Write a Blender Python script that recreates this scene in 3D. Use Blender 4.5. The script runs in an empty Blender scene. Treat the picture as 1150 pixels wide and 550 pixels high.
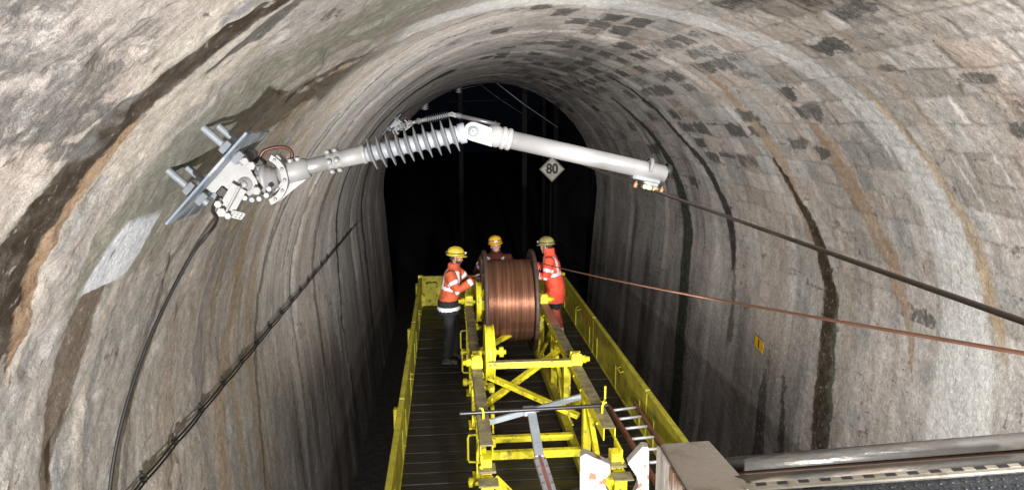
import bpy, math, random
import numpy as np
from mathutils import Vector, Matrix, Euler
random.seed(7)
C = bpy.context.scene.collection
PI = math.pi
# ------------------------------------------------------------------ camera solve (photo pixels 1150x550)
F, CX, CY, VX, VY = 800.0, 575.0, 275.0, 500.0, 130.0
fw = Vector((VX-CX, CY-VY, -F)).normalized()            # tunnel axis seen from the camera
up = Vector((0, -fw.z, fw.y)).normalized()
rt = fw.cross(up)
RM = Matrix((rt, fw, up))                               # camera -> world
CAM = Vector((0, 0, 5.0))
def ray(px, py): return (RM @ Vector((px-CX, CY-py, -F)))
def at(px, py, Y):
    r = ray(px, py); return CAM + r*(Y/r.y)
def atz(px, py, z):
    r = ray(px, py); return CAM + r*((z-5)/r.z)
TX, TZ, TR, BAT = 1.3, 2.8, 3.2, 0.07                   # tunnel section: centre, springing height, radius, batter
HALF = PI/2*TR
def lin(s, y, off=0.0):                                 # point on the lining, off metres into the room
    if abs(s) <= HALF:
        t = s/TR; return Vector((TX+(TR-off)*math.sin(t), y, TZ+(TR-off)*math.cos(t)))
    d = abs(s)-HALF; g = 1 if s > 0 else -1
    return Vector((TX+g*(TR-BAT*d-off), y, TZ-d))
# ------------------------------------------------------------------ materials
def newmat(name):
    m = bpy.data.materials.new(name); m.use_nodes = True
    nt = m.node_tree; b = nt.nodes['Principled BSDF']
    return m, nt, b
def mat(name, col, rough=0.6, metal=0.0, dirt=0.0, dirtcol=(0.05,0.04,0.03), scale=8, bump=0.0, bscale=60, spec=0.5, dlo=0.5, dhi=0.68, stretch=None, coat=0):
    m, nt, b = newmat(name)
    b.inputs['Base Color'].default_value = (*col, 1); b.inputs['Roughness'].default_value = rough
    b.inputs['Metallic'].default_value = metal; b.inputs['Specular IOR Level'].default_value = spec
    b.inputs['Coat Weight'].default_value = coat
    N, L = nt.nodes, nt.links
    tc = N.new('ShaderNodeTexCoord'); mp = N.new('ShaderNodeMapping'); L.new(tc.outputs['Object'], mp.inputs[0])
    if stretch: mp.inputs['Scale'].default_value = stretch
    n = N.new('ShaderNodeTexNoise'); n.inputs['Scale'].default_value = scale; n.inputs['Detail'].default_value = 7; n.inputs['Roughness'].default_value = .65
    L.new(mp.outputs[0], n.inputs['Vector'])
    # gentle tone variation everywhere
    n2 = N.new('ShaderNodeTexNoise'); n2.inputs['Scale'].default_value = scale*.35; n2.inputs['Detail'].default_value = 5
    L.new(mp.outputs[0], n2.inputs['Vector'])
    r2 = N.new('ShaderNodeMapRange'); r2.inputs[1].default_value=.3; r2.inputs[2].default_value=.7; r2.inputs[3].default_value=.82; r2.inputs[4].default_value=1.1
    L.new(n2.outputs[0], r2.inputs[0])
    mu = N.new('ShaderNodeMix'); mu.data_type='RGBA'; mu.blend_type='MULTIPLY'; mu.inputs[0].default_value=1
    mu.inputs[6].default_value = (*col,1)
    cb = N.new('ShaderNodeCombineColor'); 
    for i in range(3): L.new(r2.outputs[0], cb.inputs[i])
    L.new(cb.outputs[0], mu.inputs[7])
    out = mu.outputs[2]
    if dirt:
        rp = N.new('ShaderNodeMapRange'); rp.inputs[1].default_value = dlo; rp.inputs[2].default_value = dhi; rp.inputs[3].default_value=0; rp.inputs[4].default_value = dirt
        L.new(n.outputs[0], rp.inputs[0])
        mx = N.new('ShaderNodeMix'); mx.data_type='RGBA'; L.new(rp.outputs[0], mx.inputs[0]); L.new(out, mx.inputs[6]); mx.inputs[7].default_value=(*dirtcol,1)
        out = mx.outputs[2]
        rr = N.new('ShaderNodeMapRange'); rr.inputs[1].default_value=0; rr.inputs[2].default_value=1; rr.inputs[3].default_value=rough; rr.inputs[4].default_value=min(1,rough+.3)
        L.new(rp.outputs[0], rr.inputs[0]); L.new(rr.outputs[0], b.inputs['Roughness'])
        if metal:
            ms = N.new('ShaderNodeMapRange'); ms.inputs[3].default_value=metal; ms.inputs[4].default_value=metal*.2
            L.new(rp.outputs[0], ms.inputs[0]); L.new(ms.outputs[0], b.inputs['Metallic'])
    L.new(out, b.inputs['Base Color'])
    if bump:
        nb = N.new('ShaderNodeTexNoise'); nb.inputs['Scale'].default_value=bscale; nb.inputs['Detail'].default_value=6
        L.new(mp.outputs[0], nb.inputs['Vector'])
        bp = N.new('ShaderNodeBump'); bp.inputs['Strength'].default_value=bump; bp.inputs['Distance'].default_value=.01
        L.new(nb.outputs[0], bp.inputs['Height']); L.new(bp.outputs[0], b.inputs['Normal'])
    return m
M = dict(
 yellow=mat('yellow_paint',(.66,.58,.02),.45,dirt=.85,dirtcol=(.12,.085,.03),scale=13,dlo=.52,dhi=.66,bump=.15,bscale=30),
 yellow_board=mat('yellow_board_paint',(.42,.38,.03),.5,dirt=.8,dirtcol=(.10,.08,.03),scale=5,dlo=.48,dhi=.72,bump=.2,bscale=20),
 yellow_top=mat('worn_beam_top',(.23,.20,.10),.5,dirt=.9,dirtcol=(.07,.05,.035),scale=7,dlo=.4,dhi=.65,bump=.2),
 red_worn=mat('worn_red_paint',(.42,.12,.07),.5,dirt=.8,dirtcol=(.25,.2,.17),scale=14,dlo=.45,dhi=.62),
 deck=mat('dirty_deck_planks',(.014,.012,.010),.42,dirt=.8,dirtcol=(.008,.007,.006),scale=4,dlo=.4,dhi=.62,bump=.6,bscale=18,stretch=(.35,2.5,1)),
 dark=mat('dark_steel',(.03,.028,.026),.5,metal=.3,dirt=.5,scale=10),
 black=mat('black_rubber',(.018,.018,.018),.5,bump=.1),
 rebar=mat('ribbed_black_bar',(.035,.033,.035),.35,metal=.6),
 galv=mat('galvanised_steel',(.30,.33,.36),.42,metal=.35,dirt=.5,dirtcol=(.16,.19,.22),scale=16,dlo=.45,dhi=.6,bump=.08),
 plate=mat('plate_zinc',(.17,.21,.26),.45,metal=.25,dirt=.85,dirtcol=(.36,.38,.41),scale=7,dlo=.47,dhi=.56,stretch=(1,3,1)),
 alu=mat('cast_aluminium',(.30,.30,.302),.52,metal=.15,dirt=.25,dirtcol=(.22,.22,.22),scale=20,bump=.12,bscale=120),
 tube=mat('brushed_aluminium_tube',(.34,.34,.35),.30,metal=.4,dirt=.15,dirtcol=(.3,.3,.3),scale=12,bump=.05,bscale=90),
 shed=mat('grey_silicone_shed',(.17,.18,.19),.6,dirt=.25,dirtcol=(.14,.145,.15),scale=30),
 core=mat('insulator_core',(.30,.32,.36),.4),
 copper=mat('bare_copper',(.72,.36,.24),.34,metal=1,bump=.1,bscale=40),
 cwire=mat('contact_wire_copper',(.30,.15,.10),.45,metal=.7,dirt=.5,dirtcol=(.09,.05,.04),scale=12),
 wiregrey=mat('dark_wire',(.075,.062,.055),.4,metal=.6),
 flange=mat('drum_flange_steel',(.075,.045,.03),.5,metal=.15,dirt=.7,dirtcol=(.035,.022,.016),scale=5,dlo=.42,dhi=.62,bump=.3,bscale=20),
 white=mat('chipped_white_paint',(.34,.34,.325),.5,dirt=.95,dirtcol=(.16,.06,.02),scale=30,dlo=.56,dhi=.61,bump=.25,bscale=60),
 beige=mat('weathered_beige_paint',(.25,.228,.195),.5,dirt=.55,dirtcol=(.11,.06,.035),scale=11,dlo=.55,dhi=.7,bump=.35,bscale=70),
 rail=mat('wet_steel_tube',(.065,.062,.058),.36,metal=.35,dirt=.7,dirtcol=(.12,.095,.07),scale=9,dlo=.5,dhi=.62,bump=.3,bscale=40,stretch=(.5,2,2)),
 ladder_red=mat('rusty_red_stile',(.20,.07,.05),.5,dirt=.5,scale=12),
 rung=mat('ladder_rung_alu',(.55,.56,.56),.35,metal=.4,dirt=.4,dirtcol=(.2,.2,.2),scale=18),
 face=mat('rust_streaked_white',(.40,.38,.35),.45,dirt=.95,dirtcol=(.13,.06,.025),scale=14,dlo=.46,dhi=.56,bump=.3,stretch=(1,1,.35)),
 floor_blue=mat('dark_nonslip',(.016,.021,.028),.45,dirt=.5,dirtcol=(.05,.055,.06),scale=90,dlo=.55,dhi=.66,bump=.6,bscale=140),
 strip=mat('worn_white_edge',(.24,.225,.185),.5,dirt=.8,dirtcol=(.07,.06,.045),scale=25),
 brass=mat('brass',(.35,.29,.15),.5,metal=.4), bronze=mat('copper_bolt',(.25,.12,.07),.55,metal=.3),
 signw=mat('sign_white',(.75,.72,.62),.5,dirt=.6,dirtcol=(.33,.29,.2),scale=16,dlo=.45,dhi=.65), ink=mat('sign_black',(.015,.015,.015),.5),
 signy=mat('sign_yellow',(.60,.38,.02),.5,dirt=.4,dirtcol=(.25,.13,.02),scale=40),
 mast=mat('mast_grey',(.016,.016,.018),.85,metal=0,spec=.1),
 orange=mat('orange_hivis_dirty',(.55,.10,.035),.75,dirt=.6,dirtcol=(.16,.035,.02),scale=9,dlo=.45,dhi=.7,bump=.5,bscale=22),
 orange2=mat('orange_hivis_clean',(.85,.09,.045),.75,dirt=.3,dirtcol=(.5,.05,.03),scale=6,bump=.5,bscale=18),
 darkcloth=mat('dark_trouser',(.009,.010,.013),.85,bump=.6,bscale=24), maroon=mat('dark_orange_cloth',(.14,.03,.02),.8,dirt=.5,scale=8,bump=.5,bscale=20),
 redcloth=mat('red_trouser',(.42,.07,.04),.8,dirt=.6,dirtcol=(.10,.03,.02),scale=10,bump=.5,bscale=22),
 reflect=mat('reflective_tape',(.78,.80,.84),.35,metal=.1), glove=mat('dark_glove',(.02,.018,.018),.7,bump=.3),
 skin=mat('skin',(.42,.22,.15),.5), beard=mat('dark_beard',(.05,.03,.02),.8,bump=.5,bscale=90), lip=mat('lip',(.30,.11,.09),.5), teeth=mat('teeth',(.6,.56,.5),.4), eye=mat('dark_eye',(.02,.015,.012),.3),
 helmet=mat('yellow_helmet',(.62,.46,.03),.4,dirt=.4,dirtcol=(.3,.22,.05),scale=14), helmet2=mat('olive_helmet',(.34,.30,.09),.4,dirt=.5,dirtcol=(.14,.12,.06),scale=14),
 helmet3=mat('orange_yellow_helmet',(.66,.38,.02),.35,dirt=.3,dirtcol=(.3,.18,.03),scale=14),
 lamp=mat('headlamp_lens',(.5,.5,.5),.15), boot=mat('boot_leather',(.03,.025,.02),.6), heatred=mat('red_brown_cable',(.07,.018,.014),.4),
)
# ------------------------------------------------------------------ mesh builder
def frame_of(d):
    d = d.normalized(); a = Vector((0,0,1)) if abs(d.z) < .9 else Vector((0,1,0))
    u = d.cross(a).normalized(); return u, u.cross(d).normalized()
class MB:
    def __init__(s): s.v=[]; s.f=[]; s.m=[]; s.sm=[]
    def add(s, vs, fs, mi=0, smooth=False):
        k=len(s.v); s.v += [tuple(p) for p in vs]
        for f in fs: s.f.append([i+k for i in f]); s.m.append(mi); s.sm.append(smooth)
        return s
    def box(s, c, sz, rot=None, mi=0, bev=0.0):
        c=Vector(c); x,y,z=[q/2 for q in sz]; R=rot if rot is not None else Matrix.Identity(3)
        b=min(bev,x*.9,y*.9,z*.9)
        if b<=0:
            vs=[c+R@Vector((i*x,j*y,k*z)) for i in(-1,1) for j in(-1,1) for k in(-1,1)]
            return s.add(vs,[(0,1,3,2),(4,6,7,5),(0,4,5,1),(2,3,7,6),(0,2,6,4),(1,5,7,3)],mi)
        vs=[];idx={}
        for i in(-1,1):
            for j in(-1,1):
                for k in(-1,1):
                    for a in range(3):
                        p=[i*(x-b),j*(y-b),k*(z-b)]; p[a]+= (i,j,k)[a]*b
                        idx[(i,j,k,a)]=len(vs); vs.append(c+R@Vector(p))
        fs=[]
        for a in range(3):
            o=[q for q in range(3) if q!=a]
            for sg in(-1,1):
                q=[]
                for (u,w) in((-1,-1),(1,-1),(1,1),(-1,1)):
                    t=[0,0,0];t[a]=sg;t[o[0]]=u;t[o[1]]=w;q.append(idx[(*t,a)])
                if (sg>0)==(a==1): q.reverse()
                fs.append(q)
        for a in range(3):
            o=[q for q in range(3) if q!=a]
            for u in(-1,1):
                for w in(-1,1):
                    def K(e,ax):
                        t=[0,0,0];t[a]=e;t[o[0]]=u;t[o[1]]=w;return idx[(*t,ax)]
                    fs.append([K(-1,o[0]),K(1,o[0]),K(1,o[1]),K(-1,o[1])])
        for i in(-1,1):
            for j in(-1,1):
                for k in(-1,1): fs.append([idx[(i,j,k,0)],idx[(i,j,k,1)],idx[(i,j,k,2)]])
        return s.add(vs,fs,mi)
    def beam(s, a, b, w, h, mi=0, up=(0,0,1), bev=0.004):   # bar of section w x h from a to b
        a=Vector(a); b=Vector(b); d=(b-a); L=d.length; d.normalize(); u=Vector(up)
        x=d.cross(u); 
        if x.length<1e-4: x=d.cross(Vector((0,1,0)))
        x.normalize(); z=x.cross(d)
        R=Matrix((x,d,z)).transposed(); return s.box((a+b)/2,(w,L,h),R,mi,bev)
    def tube(s, pts, r, n=12, mi=0, caps=True, smooth=True):
        pts=[Vector(p) for p in pts]; rs=r if isinstance(r,(list,tuple)) else [r]*len(pts)
        vs=[];fs=[]; u=None
        for i,p in enumerate(pts):
            d=(pts[min(i+1,len(pts)-1)]-pts[max(i-1,0)])
            if d.length<1e-9: d=Vector((0,1,0))
            d.normalize()
            if u is None: u,_=frame_of(d)
            u=(u-d*u.dot(d)); u.normalize(); w=d.cross(u)
            for k in range(n):
                a=2*PI*k/n; vs.append(p+(u*math.cos(a)+w*math.sin(a))*rs[i])
        for i in range(len(pts)-1):
            for k in range(n): fs.append((i*n+k,i*n+(k+1)%n,(i+1)*n+(k+1)%n,(i+1)*n+k))
        s.add(vs,fs,mi,smooth)
        if caps:
            k=len(s.v)-len(vs)
            s.f.append([k+i for i in range(n)][::-1]); s.m.append(mi); s.sm.append(False)
            s.f.append([k+(len(pts)-1)*n+i for i in range(n)]); s.m.append(mi); s.sm.append(False)
        return s
    def lathe(s, o, ax, prof, n=32, mi=0, smooth=True):     # prof: (distance along axis, radius)
        o=Vector(o); ax=Vector(ax).normalized(); return s.tube2([(o+ax*t,r) for t,r in prof],ax,n,mi,smooth)
    def tube2(s, pr, ax, n, mi, smooth):
        u,w=frame_of(ax); vs=[];fs=[]
        for p,r in pr:
            for k in range(n):
                a=2*PI*k/n; vs.append(p+(u*math.cos(a)+w*math.sin(a))*max(r,1e-4))
        for i in range(len(pr)-1):
            for k in range(n): fs.append((i*n+k,i*n+(k+1)%n,(i+1)*n+(k+1)%n,(i+1)*n+k))
        return s.add(vs,fs,mi,smooth)
    def prism(s, poly, d, mi=0):                            # planar polygon (3D points) extruded by vector d
        poly=[Vector(p) for p in poly]; d=Vector(d); n=len(poly)
        vs=poly+[p+d for p in poly]
        fs=[list(range(n))[::-1],[n+i for i in range(n)]]+[(i,(i+1)%n,n+(i+1)%n,n+i) for i in range(n)]
        return s.add(vs,fs,mi)
    def ball(s, c, r, mi=0, n=16, m=10, R=None):
        c=Vector(c); r=Vector(r) if not isinstance(r,(int,float)) else Vector((r,r,r)); vs=[];fs=[]
        for i in range(m+1):
            t=PI*i/m
            for k in range(n):
                a=2*PI*k/n; p=Vector((r.x*math.sin(t)*math.cos(a),r.y*math.sin(t)*math.sin(a),r.z*math.cos(t)))
                vs.append(c+(R@p if R is not None else p))
        for i in range(m):
            for k in range(n): fs.append((i*n+k,(i+1)*n+k,(i+1)*n+(k+1)%n,i*n+(k+1)%n))
        return s.add(vs,fs,mi,True)
    def mesh(s, name, mats, off=Vector((0,0,0))):
        me=bpy.data.meshes.new(name); me.from_pydata([tuple(Vector(p)-off) for p in s.v],[],s.f)
        for m in (mats if isinstance(mats,(list,tuple)) else [mats]): me.materials.append(m)
        me.polygons.foreach_set('material_index',s.m); me.polygons.foreach_set('use_smooth',s.sm)
        me.update(); return me
def worldloc(o):
    p=Vector((0,0,0))
    while o: p+=o.location; o=o.parent
    return p
def link(name, me, parent=None, origin=None, label=None):
    o=bpy.data.objects.new(name,me); C.objects.link(o)
    if parent: o.parent=parent
    if origin is not None: o.location=Vector(origin)-(worldloc(parent) if parent else Vector((0,0,0)))
    if label: o['label']=label
    return o
def put(name, mb, mats, parent=None, label=None):          # geometry given in world coordinates
    off=worldloc(parent) if parent else Vector((0,0,0))
    if parent is None:
        vs=np.array(mb.v); off=Vector(((vs[:,0].min()+vs[:,0].max())/2,(vs[:,1].min()+vs[:,1].max())/2,vs[:,2].min()))
        o=link(name,mb.mesh(name,mats,off)); o.location=off
    else:
        o=link(name,mb.mesh(name,mats,off),parent)
    if label: o['label']=label
    return o
def tag(o, label, cat=None, group=None, kind=None):
    o['label']=label
    if cat: o['category']=cat
    if group: o['group']=group
    if kind: o['kind']=kind
    return o
def thing(name, loc, label, cat, group=None):
    o=bpy.data.objects.new(name,None); C.objects.link(o); o.location=loc; o.empty_display_size=.1
    return tag(o,label,cat,group)
def copy_tree(o, parent=None):
    c=o.copy(); C.objects.link(c); c.parent=parent
    for ch in list(o.children): copy_tree(ch,c)
    return c
def textmesh(txt, size, mats, extrude=.002):
    cu=bpy.data.curves.new('lettering','FONT'); cu.body=txt; cu.size=size; cu.extrude=extrude; cu.align_x='CENTER'; cu.align_y='CENTER'; cu.offset=size*.035
    o=bpy.data.objects.new('lettering',cu); C.objects.link(o); dg=bpy.context.evaluated_depsgraph_get()
    me=bpy.data.meshes.new_from_object(o.evaluated_get(dg)); bpy.data.objects.remove(o); me.materials.clear(); me.materials.append(mats); return me
# ------------------------------------------------------------------ three workers
from mathutils import noise as mno
def remesh(mb,vox,sm=3,amp=0,fr=7,seed=0):
    me=mb.mesh('tmp',M['skin']); o=bpy.data.objects.new('tmp',me); C.objects.link(o)
    r=o.modifiers.new('r','REMESH'); r.mode='VOXEL'; r.voxel_size=vox; r.use_smooth_shade=True
    if sm: s=o.modifiers.new('s','SMOOTH'); s.iterations=sm; s.factor=.5
    dg=bpy.context.evaluated_depsgraph_get(); m2=bpy.data.meshes.new_from_object(o.evaluated_get(dg)); bpy.data.objects.remove(o); m2.materials.clear()
    if amp:
        for v in m2.vertices:
            q=v.co*fr+Vector((seed,0,0)); n_=mno.noise(q)+.5*mno.noise(Vector((q.x*2,q.y*2,q.z*1.4+5))); v.co+=v.normal*n_*amp
    return m2
def paint(me,mats,fn):
    for m in mats: me.materials.append(m)
    idx=[fn(p.center) for p in me.polygons]; me.polygons.foreach_set('material_index',idx); me.update()
def eloft(mb,secs,R=None,n=28):      # (centre, rx, ry) rings stacked upward
    vs=[];fs=[]
    for c,rx,ry in secs:
        for k in range(n):
            a=2*PI*k/n; v=Vector((rx*math.cos(a),ry*math.sin(a),0)); vs.append(Vector(c)+(R@v if R is not None else v))
    for i in range(len(secs)-1):
        for k in range(n): fs.append((i*n+k,i*n+(k+1)%n,(i+1)*n+(k+1)%n,(i+1)*n+k))
    fs.append(list(range(n))[::-1]); fs.append([(len(secs)-1)*n+k for k in range(n)]); mb.add(vs,fs,0,True)
def segd(p,a,b):
    d=b-a; t=max(0,min(1,(p-a).dot(d)/d.length_squared)); return (p-(a+d*t)).length,t
def person(loc,rz,label,J,jk,tr,hel,head=(0,0,0),beard=False,smile=False,jbands=None,seed=0,black_low=None,group='workers in orange around the drum'):
    root=thing('person',loc,label,'person',group); root.rotation_euler=(0,0,rz)
    J={k:Vector(v) for k,v in J.items()}
    def sub(name,me,par=root):
        o=bpy.data.objects.new(name,me); C.objects.link(o); o.parent=par; return o
    pel,nk,hd=J['pelvis'],J['neck'],J['head']; HR=Euler(head).to_matrix()
    def H(x,y,z): return hd+HR@Vector((x,y,z))
    # body
    b=MB()
    eloft(b,[(pel+Vector((0,0,-.06)),.12,.09),(pel+Vector((0,0,.04)),.15,.10),(pel.lerp(nk,.45),.13,.09),(pel.lerp(nk,.8),.16,.10),(nk+Vector((0,0,-.02)),.10,.07)])
    b.tube([nk-Vector((0,0,.05)),hd-Vector((0,-.005,.06))],[.062,.056],16)
    b.ball(H(0,-.012,.03),(.076,.094,.095),R=HR); b.ball(H(0,.022,-.035),(.060,.068,.078),R=HR); b.ball(H(0,.062,-.085),(.030,.022,.022),R=HR)
    b.ball(H(0,.083,.018),(.052,.016,.013),R=HR)                                     # brow
    b.tube([H(0,.080,.012),H(0,.103,-.022)],[.009,.015],10); b.ball(H(0,.094,-.026),(.018,.014,.011),R=HR)
    b.ball(H(.034,.066,-.018),(.022,.022,.020),R=HR); b.ball(H(-.034,.066,-.018),(.022,.022,.020),R=HR)   # cheeks
    b.ball(H(0,.083,-.055),(.026,.012,.011),R=HR)
    for g in (-1,1): b.ball(H(g*.079,-.005,-.008),(.010,.019,.031),R=HR)
    for g,s in ((1,'R'),(-1,'L')):
        b.tube([pel.lerp(nk,.88),J['sh'+s],J['el'+s],J['wr'+s]],[.07,.055,.042,.028],14)
        b.tube([pel+Vector((g*.05,0,0)),J['hip'+s],J['kn'+s],J['an'+s]],[.09,.085,.058,.042],14)
    me=remesh(b,.0105,1)
    HI=HR.inverted()
    def fbody(c):
        if c.z<hd.z-.2: return 0
        q=HI@(c-hd)
        if q.z>-.14 and q.length<.2:
            if abs(q.x)<.03 and abs(q.z+.056)<(.008 if smile else .005) and q.y>.07: return 2 if not smile else 3
            if beard and q.z<-.030 and q.y>.0 and not(abs(q.x)<.030 and q.z>-.050 and q.z<-.034): return 1
            if q.z>.0 and q.y<-.02 or q.y<-.045: return 1
        return 0
    paint(me,[M['skin'],M['beard'],M['lip'],M['teeth']],fbody); body=sub('body',me)
    e=MB()
    for g in (-1,1):
        e=MB(); e.ball(H(g*.030,.082,.000),(.012,.006,.006),R=HR,n=10,m=6); sub('eye',e.mesh('eye',M['eye']),body)
    # jacket
    j=MB(); fwd=Vector((0,.0,0))
    hem=J.get('hem',pel+Vector((0,0,-.06)))
    ch=pel.lerp(nk,.78)
    eloft(j,[(hem,.245,.185),(hem+Vector((0,0,.05)),.245,.185),(pel+Vector((0,0,.02)),.225,.17),(pel.lerp(nk,.30),.19,.15),(pel.lerp(nk,.62),.195,.15),(ch,.205,.145),(pel.lerp(nk,.93),.165,.12),(nk+Vector((0,.005,.03)),.085,.082)])
    cb=nk+Vector((0,.005,0)); eloft(j,[(cb-Vector((0,0,.02)),.10,.098),(cb+Vector((0,0,.045)),.085,.090),(cb+Vector((0,.01,.085 if J.get('coll') is None else .13)),.088,.094)])
    for s in 'RL': j.tube([pel.lerp(nk,.82).lerp(J['sh'+s],.5),J['sh'+s],J['sh'+s].lerp(J['el'+s],.5),J['el'+s],J['el'+s].lerp(J['wr'+s],.5),J['wr'+s]],[.088,.088,.080,.072,.066,.055],18)
    me=remesh(j,.0125,3,.011,8,seed)
    up_=(nk-pel).normalized(); tl=(nk-pel).length
    jb=jbands
    def fj(c):
        for s in 'RL':
            d1,t1=segd(c,J['sh'+s],J['el'+s]); d2,t2=segd(c,J['el'+s],J['wr'+s])
            if d1<.11 and t1>.35 and t1<.999:
                L1=(J['el'+s]-J['sh'+s]).length
                return 1 if abs(t1-jb[1])*L1<.026 else 0
            if d2<.10 and t2>.02:
                L2=(J['wr'+s]-J['el'+s]).length
                return 1 if abs(t2-jb[2])*L2<.027 else 0
        h=(c-pel).dot(up_)/tl
        for hb in jb[0]:
            if abs(h-hb)*tl<.027: return 1
        if h>jb[0][0] and h<.97:
            lx=abs(c.x-(pel.x+(nk.x-pel.x)*h))
            if abs(lx-.115)<.026: return 1
        if black_low is not None and c.z<black_low:
            if abs(c.z-(black_low-.13))<.027: return 1
            return 2
        return 0
    paint(me,[jk,M['reflect'],M['darkcloth']],fj); sub('jacket',me)
    # trousers
    t=MB(); t.ball(pel-Vector((0,0,.02)),(.165,.13,.12))
    for g,s in ((1,'R'),(-1,'L')):
        t.tube([pel+Vector((g*.06,0,0)),J['hip'+s],J['hip'+s].lerp(J['kn'+s],.5),J['kn'+s],J['kn'+s].lerp(J['an'+s],.5),J['an'+s]+Vector((0,0,.0))],[.105,.108,.095,.080,.078,.074],16)
    me=remesh(t,.014,3,.012,7,seed+3)
    paint(me,[tr,M['reflect'],M['darkcloth']],lambda c:1 if (tr is not M['darkcloth'] and abs(c.z-.20)<.028) else (2 if tr is M['redcloth'] and .56<c.z<.70 else 0)); sub('trousers',me)
    for s in 'RL':
        a=J['an'+s]; m=MB(); m.ball(a+Vector((0,.10,-.065)),(.050,.085,.042)); m.ball(a+Vector((0,-.02,-.06)),(.044,.055,.045)); m.tube([a+Vector((0,-.005,.10)),a+Vector((0,0,-.05))],[.052,.05],14); m.box(a+Vector((0,.045,-.098)),(.088,.27,.02),None,0,.006)
        me=remesh(m,.009,2); me.materials.append(M['boot']); sub('boot',me)
    # gloves with five fingers
    for g,s in ((1,'R'),(-1,'L')):
        w=J['wr'+s]; f=(J['ha'+s]-w).normalized(); n_=Vector(J.get('pn'+s,(0,0,-1))); n_=(n_-f*n_.dot(f)).normalized(); sd=f.cross(n_)*1.0
        if sd.dot(Vector((-g,0,0)))<0: sd=-sd                                         # thumb side: towards the body's middle
        m=MB(); m.tube([w-f*.06,w,w+f*.02],[.040,.036,.034],12); m.box(w+f*.055,(.030,.085,.085),Matrix((n_,f,sd)).transposed(),0,.012)
        for k,(ln,o_) in enumerate(((.078,.032),(.086,.011),(.080,-.011),(.062,-.032))):
            b0=w+f*.088+sd*o_; a1=b0+(f+n_*.25).normalized()*ln*.45; a2=a1+(f*.55+n_*.85).normalized()*ln*.33; a3=a2+(f*.1+n_).normalized()*ln*.26; m.tube([b0-f*.02,b0,a1,a2,a3],[.0105,.0105,.010,.0095,.008],8)
        b0=w+f*.02+sd*.040; a1=b0+(f*.6+sd*.8+n_*.1).normalized()*.042; a2=a1+(f+n_*.4).normalized()*.034; m.tube([b0-sd*.015,b0,a1,a2],[.015,.014,.012,.009],8)
        me=remesh(m,.0058,1); me.materials.append(M['glove']); sub('glove',me)
    # helmet
    hm=MB(); vs=[];fs=[];n=28;mm=9; ctr_=H(0,-.010,.060)
    prof=[(1.0+.00,-.02),(1.0,0),(.985,.25),(.93,.48),(.83,.66),(.68,.81),(.48,.92),(.25,.98),(.0,1.0)]
    for r_,z_ in prof:
        for k in range(n):
            a=2*PI*k/n; rd=1+ (.02*math.cos(a*2)); vs.append(ctr_+HR@Vector((.112*r_*math.cos(a),.136*r_*math.sin(a)*rd,.118*z_+ (.006 if abs(math.cos(a))<.25 and z_>.2 else 0))))
    for i in range(len(prof)-1):
        for k in range(n): fs.append((i*n+k,i*n+(k+1)%n,(i+1)*n+(k+1)%n,(i+1)*n+k))
    hm.add(vs,fs,0,True)
    # brim, longer over the face
    vs=[];fs=[]
    for k in range(n):
        a=2*PI*k/n; fx=math.cos(a);fy=math.sin(a); ext=.012+.032*max(0,fy)**2
        for (e_,z_) in ((0,.004),(ext,-.008-.012*max(0,fy)),(ext,-.013-.012*max(0,fy)),(-.004,-.006)):
            vs.append(ctr_+HR@Vector(((.112+e_)*fx,(.136+e_)*fy,z_)))
    for k in range(n):
        for q_ in range(4): fs.append((k*4+q_,k*4+(q_+1)%4,((k+1)%n)*4+(q_+1)%4,((k+1)%n)*4+q_))
    hm.add(vs,fs,0,True); ho=sub('helmet',hm.mesh('helmet',hel))
    st=MB(); pts=[ctr_+HR@Vector((.115*math.cos(2*PI*k/32),.139*math.sin(2*PI*k/32)*(1+.02*math.cos(4*PI*k/32)),.028+.006*math.sin(2*PI*k/32))) for k in range(33)]; st.tube(pts,.008,6); sub('strap',st.mesh('strap',M['black']),ho)
    lm=MB(); lm.box(ctr_+HR@Vector((0,.146,.034)),(.055,.026,.036),HR,0,.006); lm.lathe(ctr_+HR@Vector((0,.158,.034)),HR@Vector((0,1,0)),[(0,.016),(.008,.016),(.008,0)],14); sub('headlamp',lm.mesh('headlamp',M['lamp']),ho)
    lm=MB(); lm.box(ctr_+HR@Vector((0,-.145,.03)),(.05,.02,.032),HR,0,.005); sub('battery_pack',lm.mesh('battery_pack',M['black']),ho)
    cs_=MB(); cs_.tube([H(.088,.01,.04),H(.078,.02,-.02),H(.045,.045,-.095),H(0,.055,-.112),H(-.045,.045,-.095),H(-.078,.02,-.02),H(-.088,.01,.04)],.005,6); sub('chin_strap',cs_.mesh('chin_strap',M['black']),ho)
    return root
# man at the left of the drum, in profile, gloved hand on the flange
person((.03,10.75,1.2),math.radians(-100),'man in yellow helmet, dirty orange jacket and black trousers, left of the drum',
 dict(pelvis=(0,-.02,.96),neck=(0,.06,1.50),head=(0,.10,1.655),hem=(0,-.02,.80),
  shR=(.19,.04,1.43),elR=(.26,.16,1.20),wrR=(.17,.38,1.36),haR=(.15,.48,1.42),shL=(-.19,.06,1.43),elL=(-.27,.26,1.24),wrL=(-.22,.48,1.33),haL=(-.20,.57,1.36),
  hipR=(.10,-.02,.92),knR=(.12,.02,.50),anR=(.12,-.05,.11),hipL=(-.10,-.02,.92),knL=(-.12,.05,.50),anL=(-.14,.04,.11)),
 M['orange'],M['darkcloth'],M['helmet'],head=(-.08,0,.15),beard=True,jbands=([.45],.50,.80),seed=1,black_low=1.02)
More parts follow.
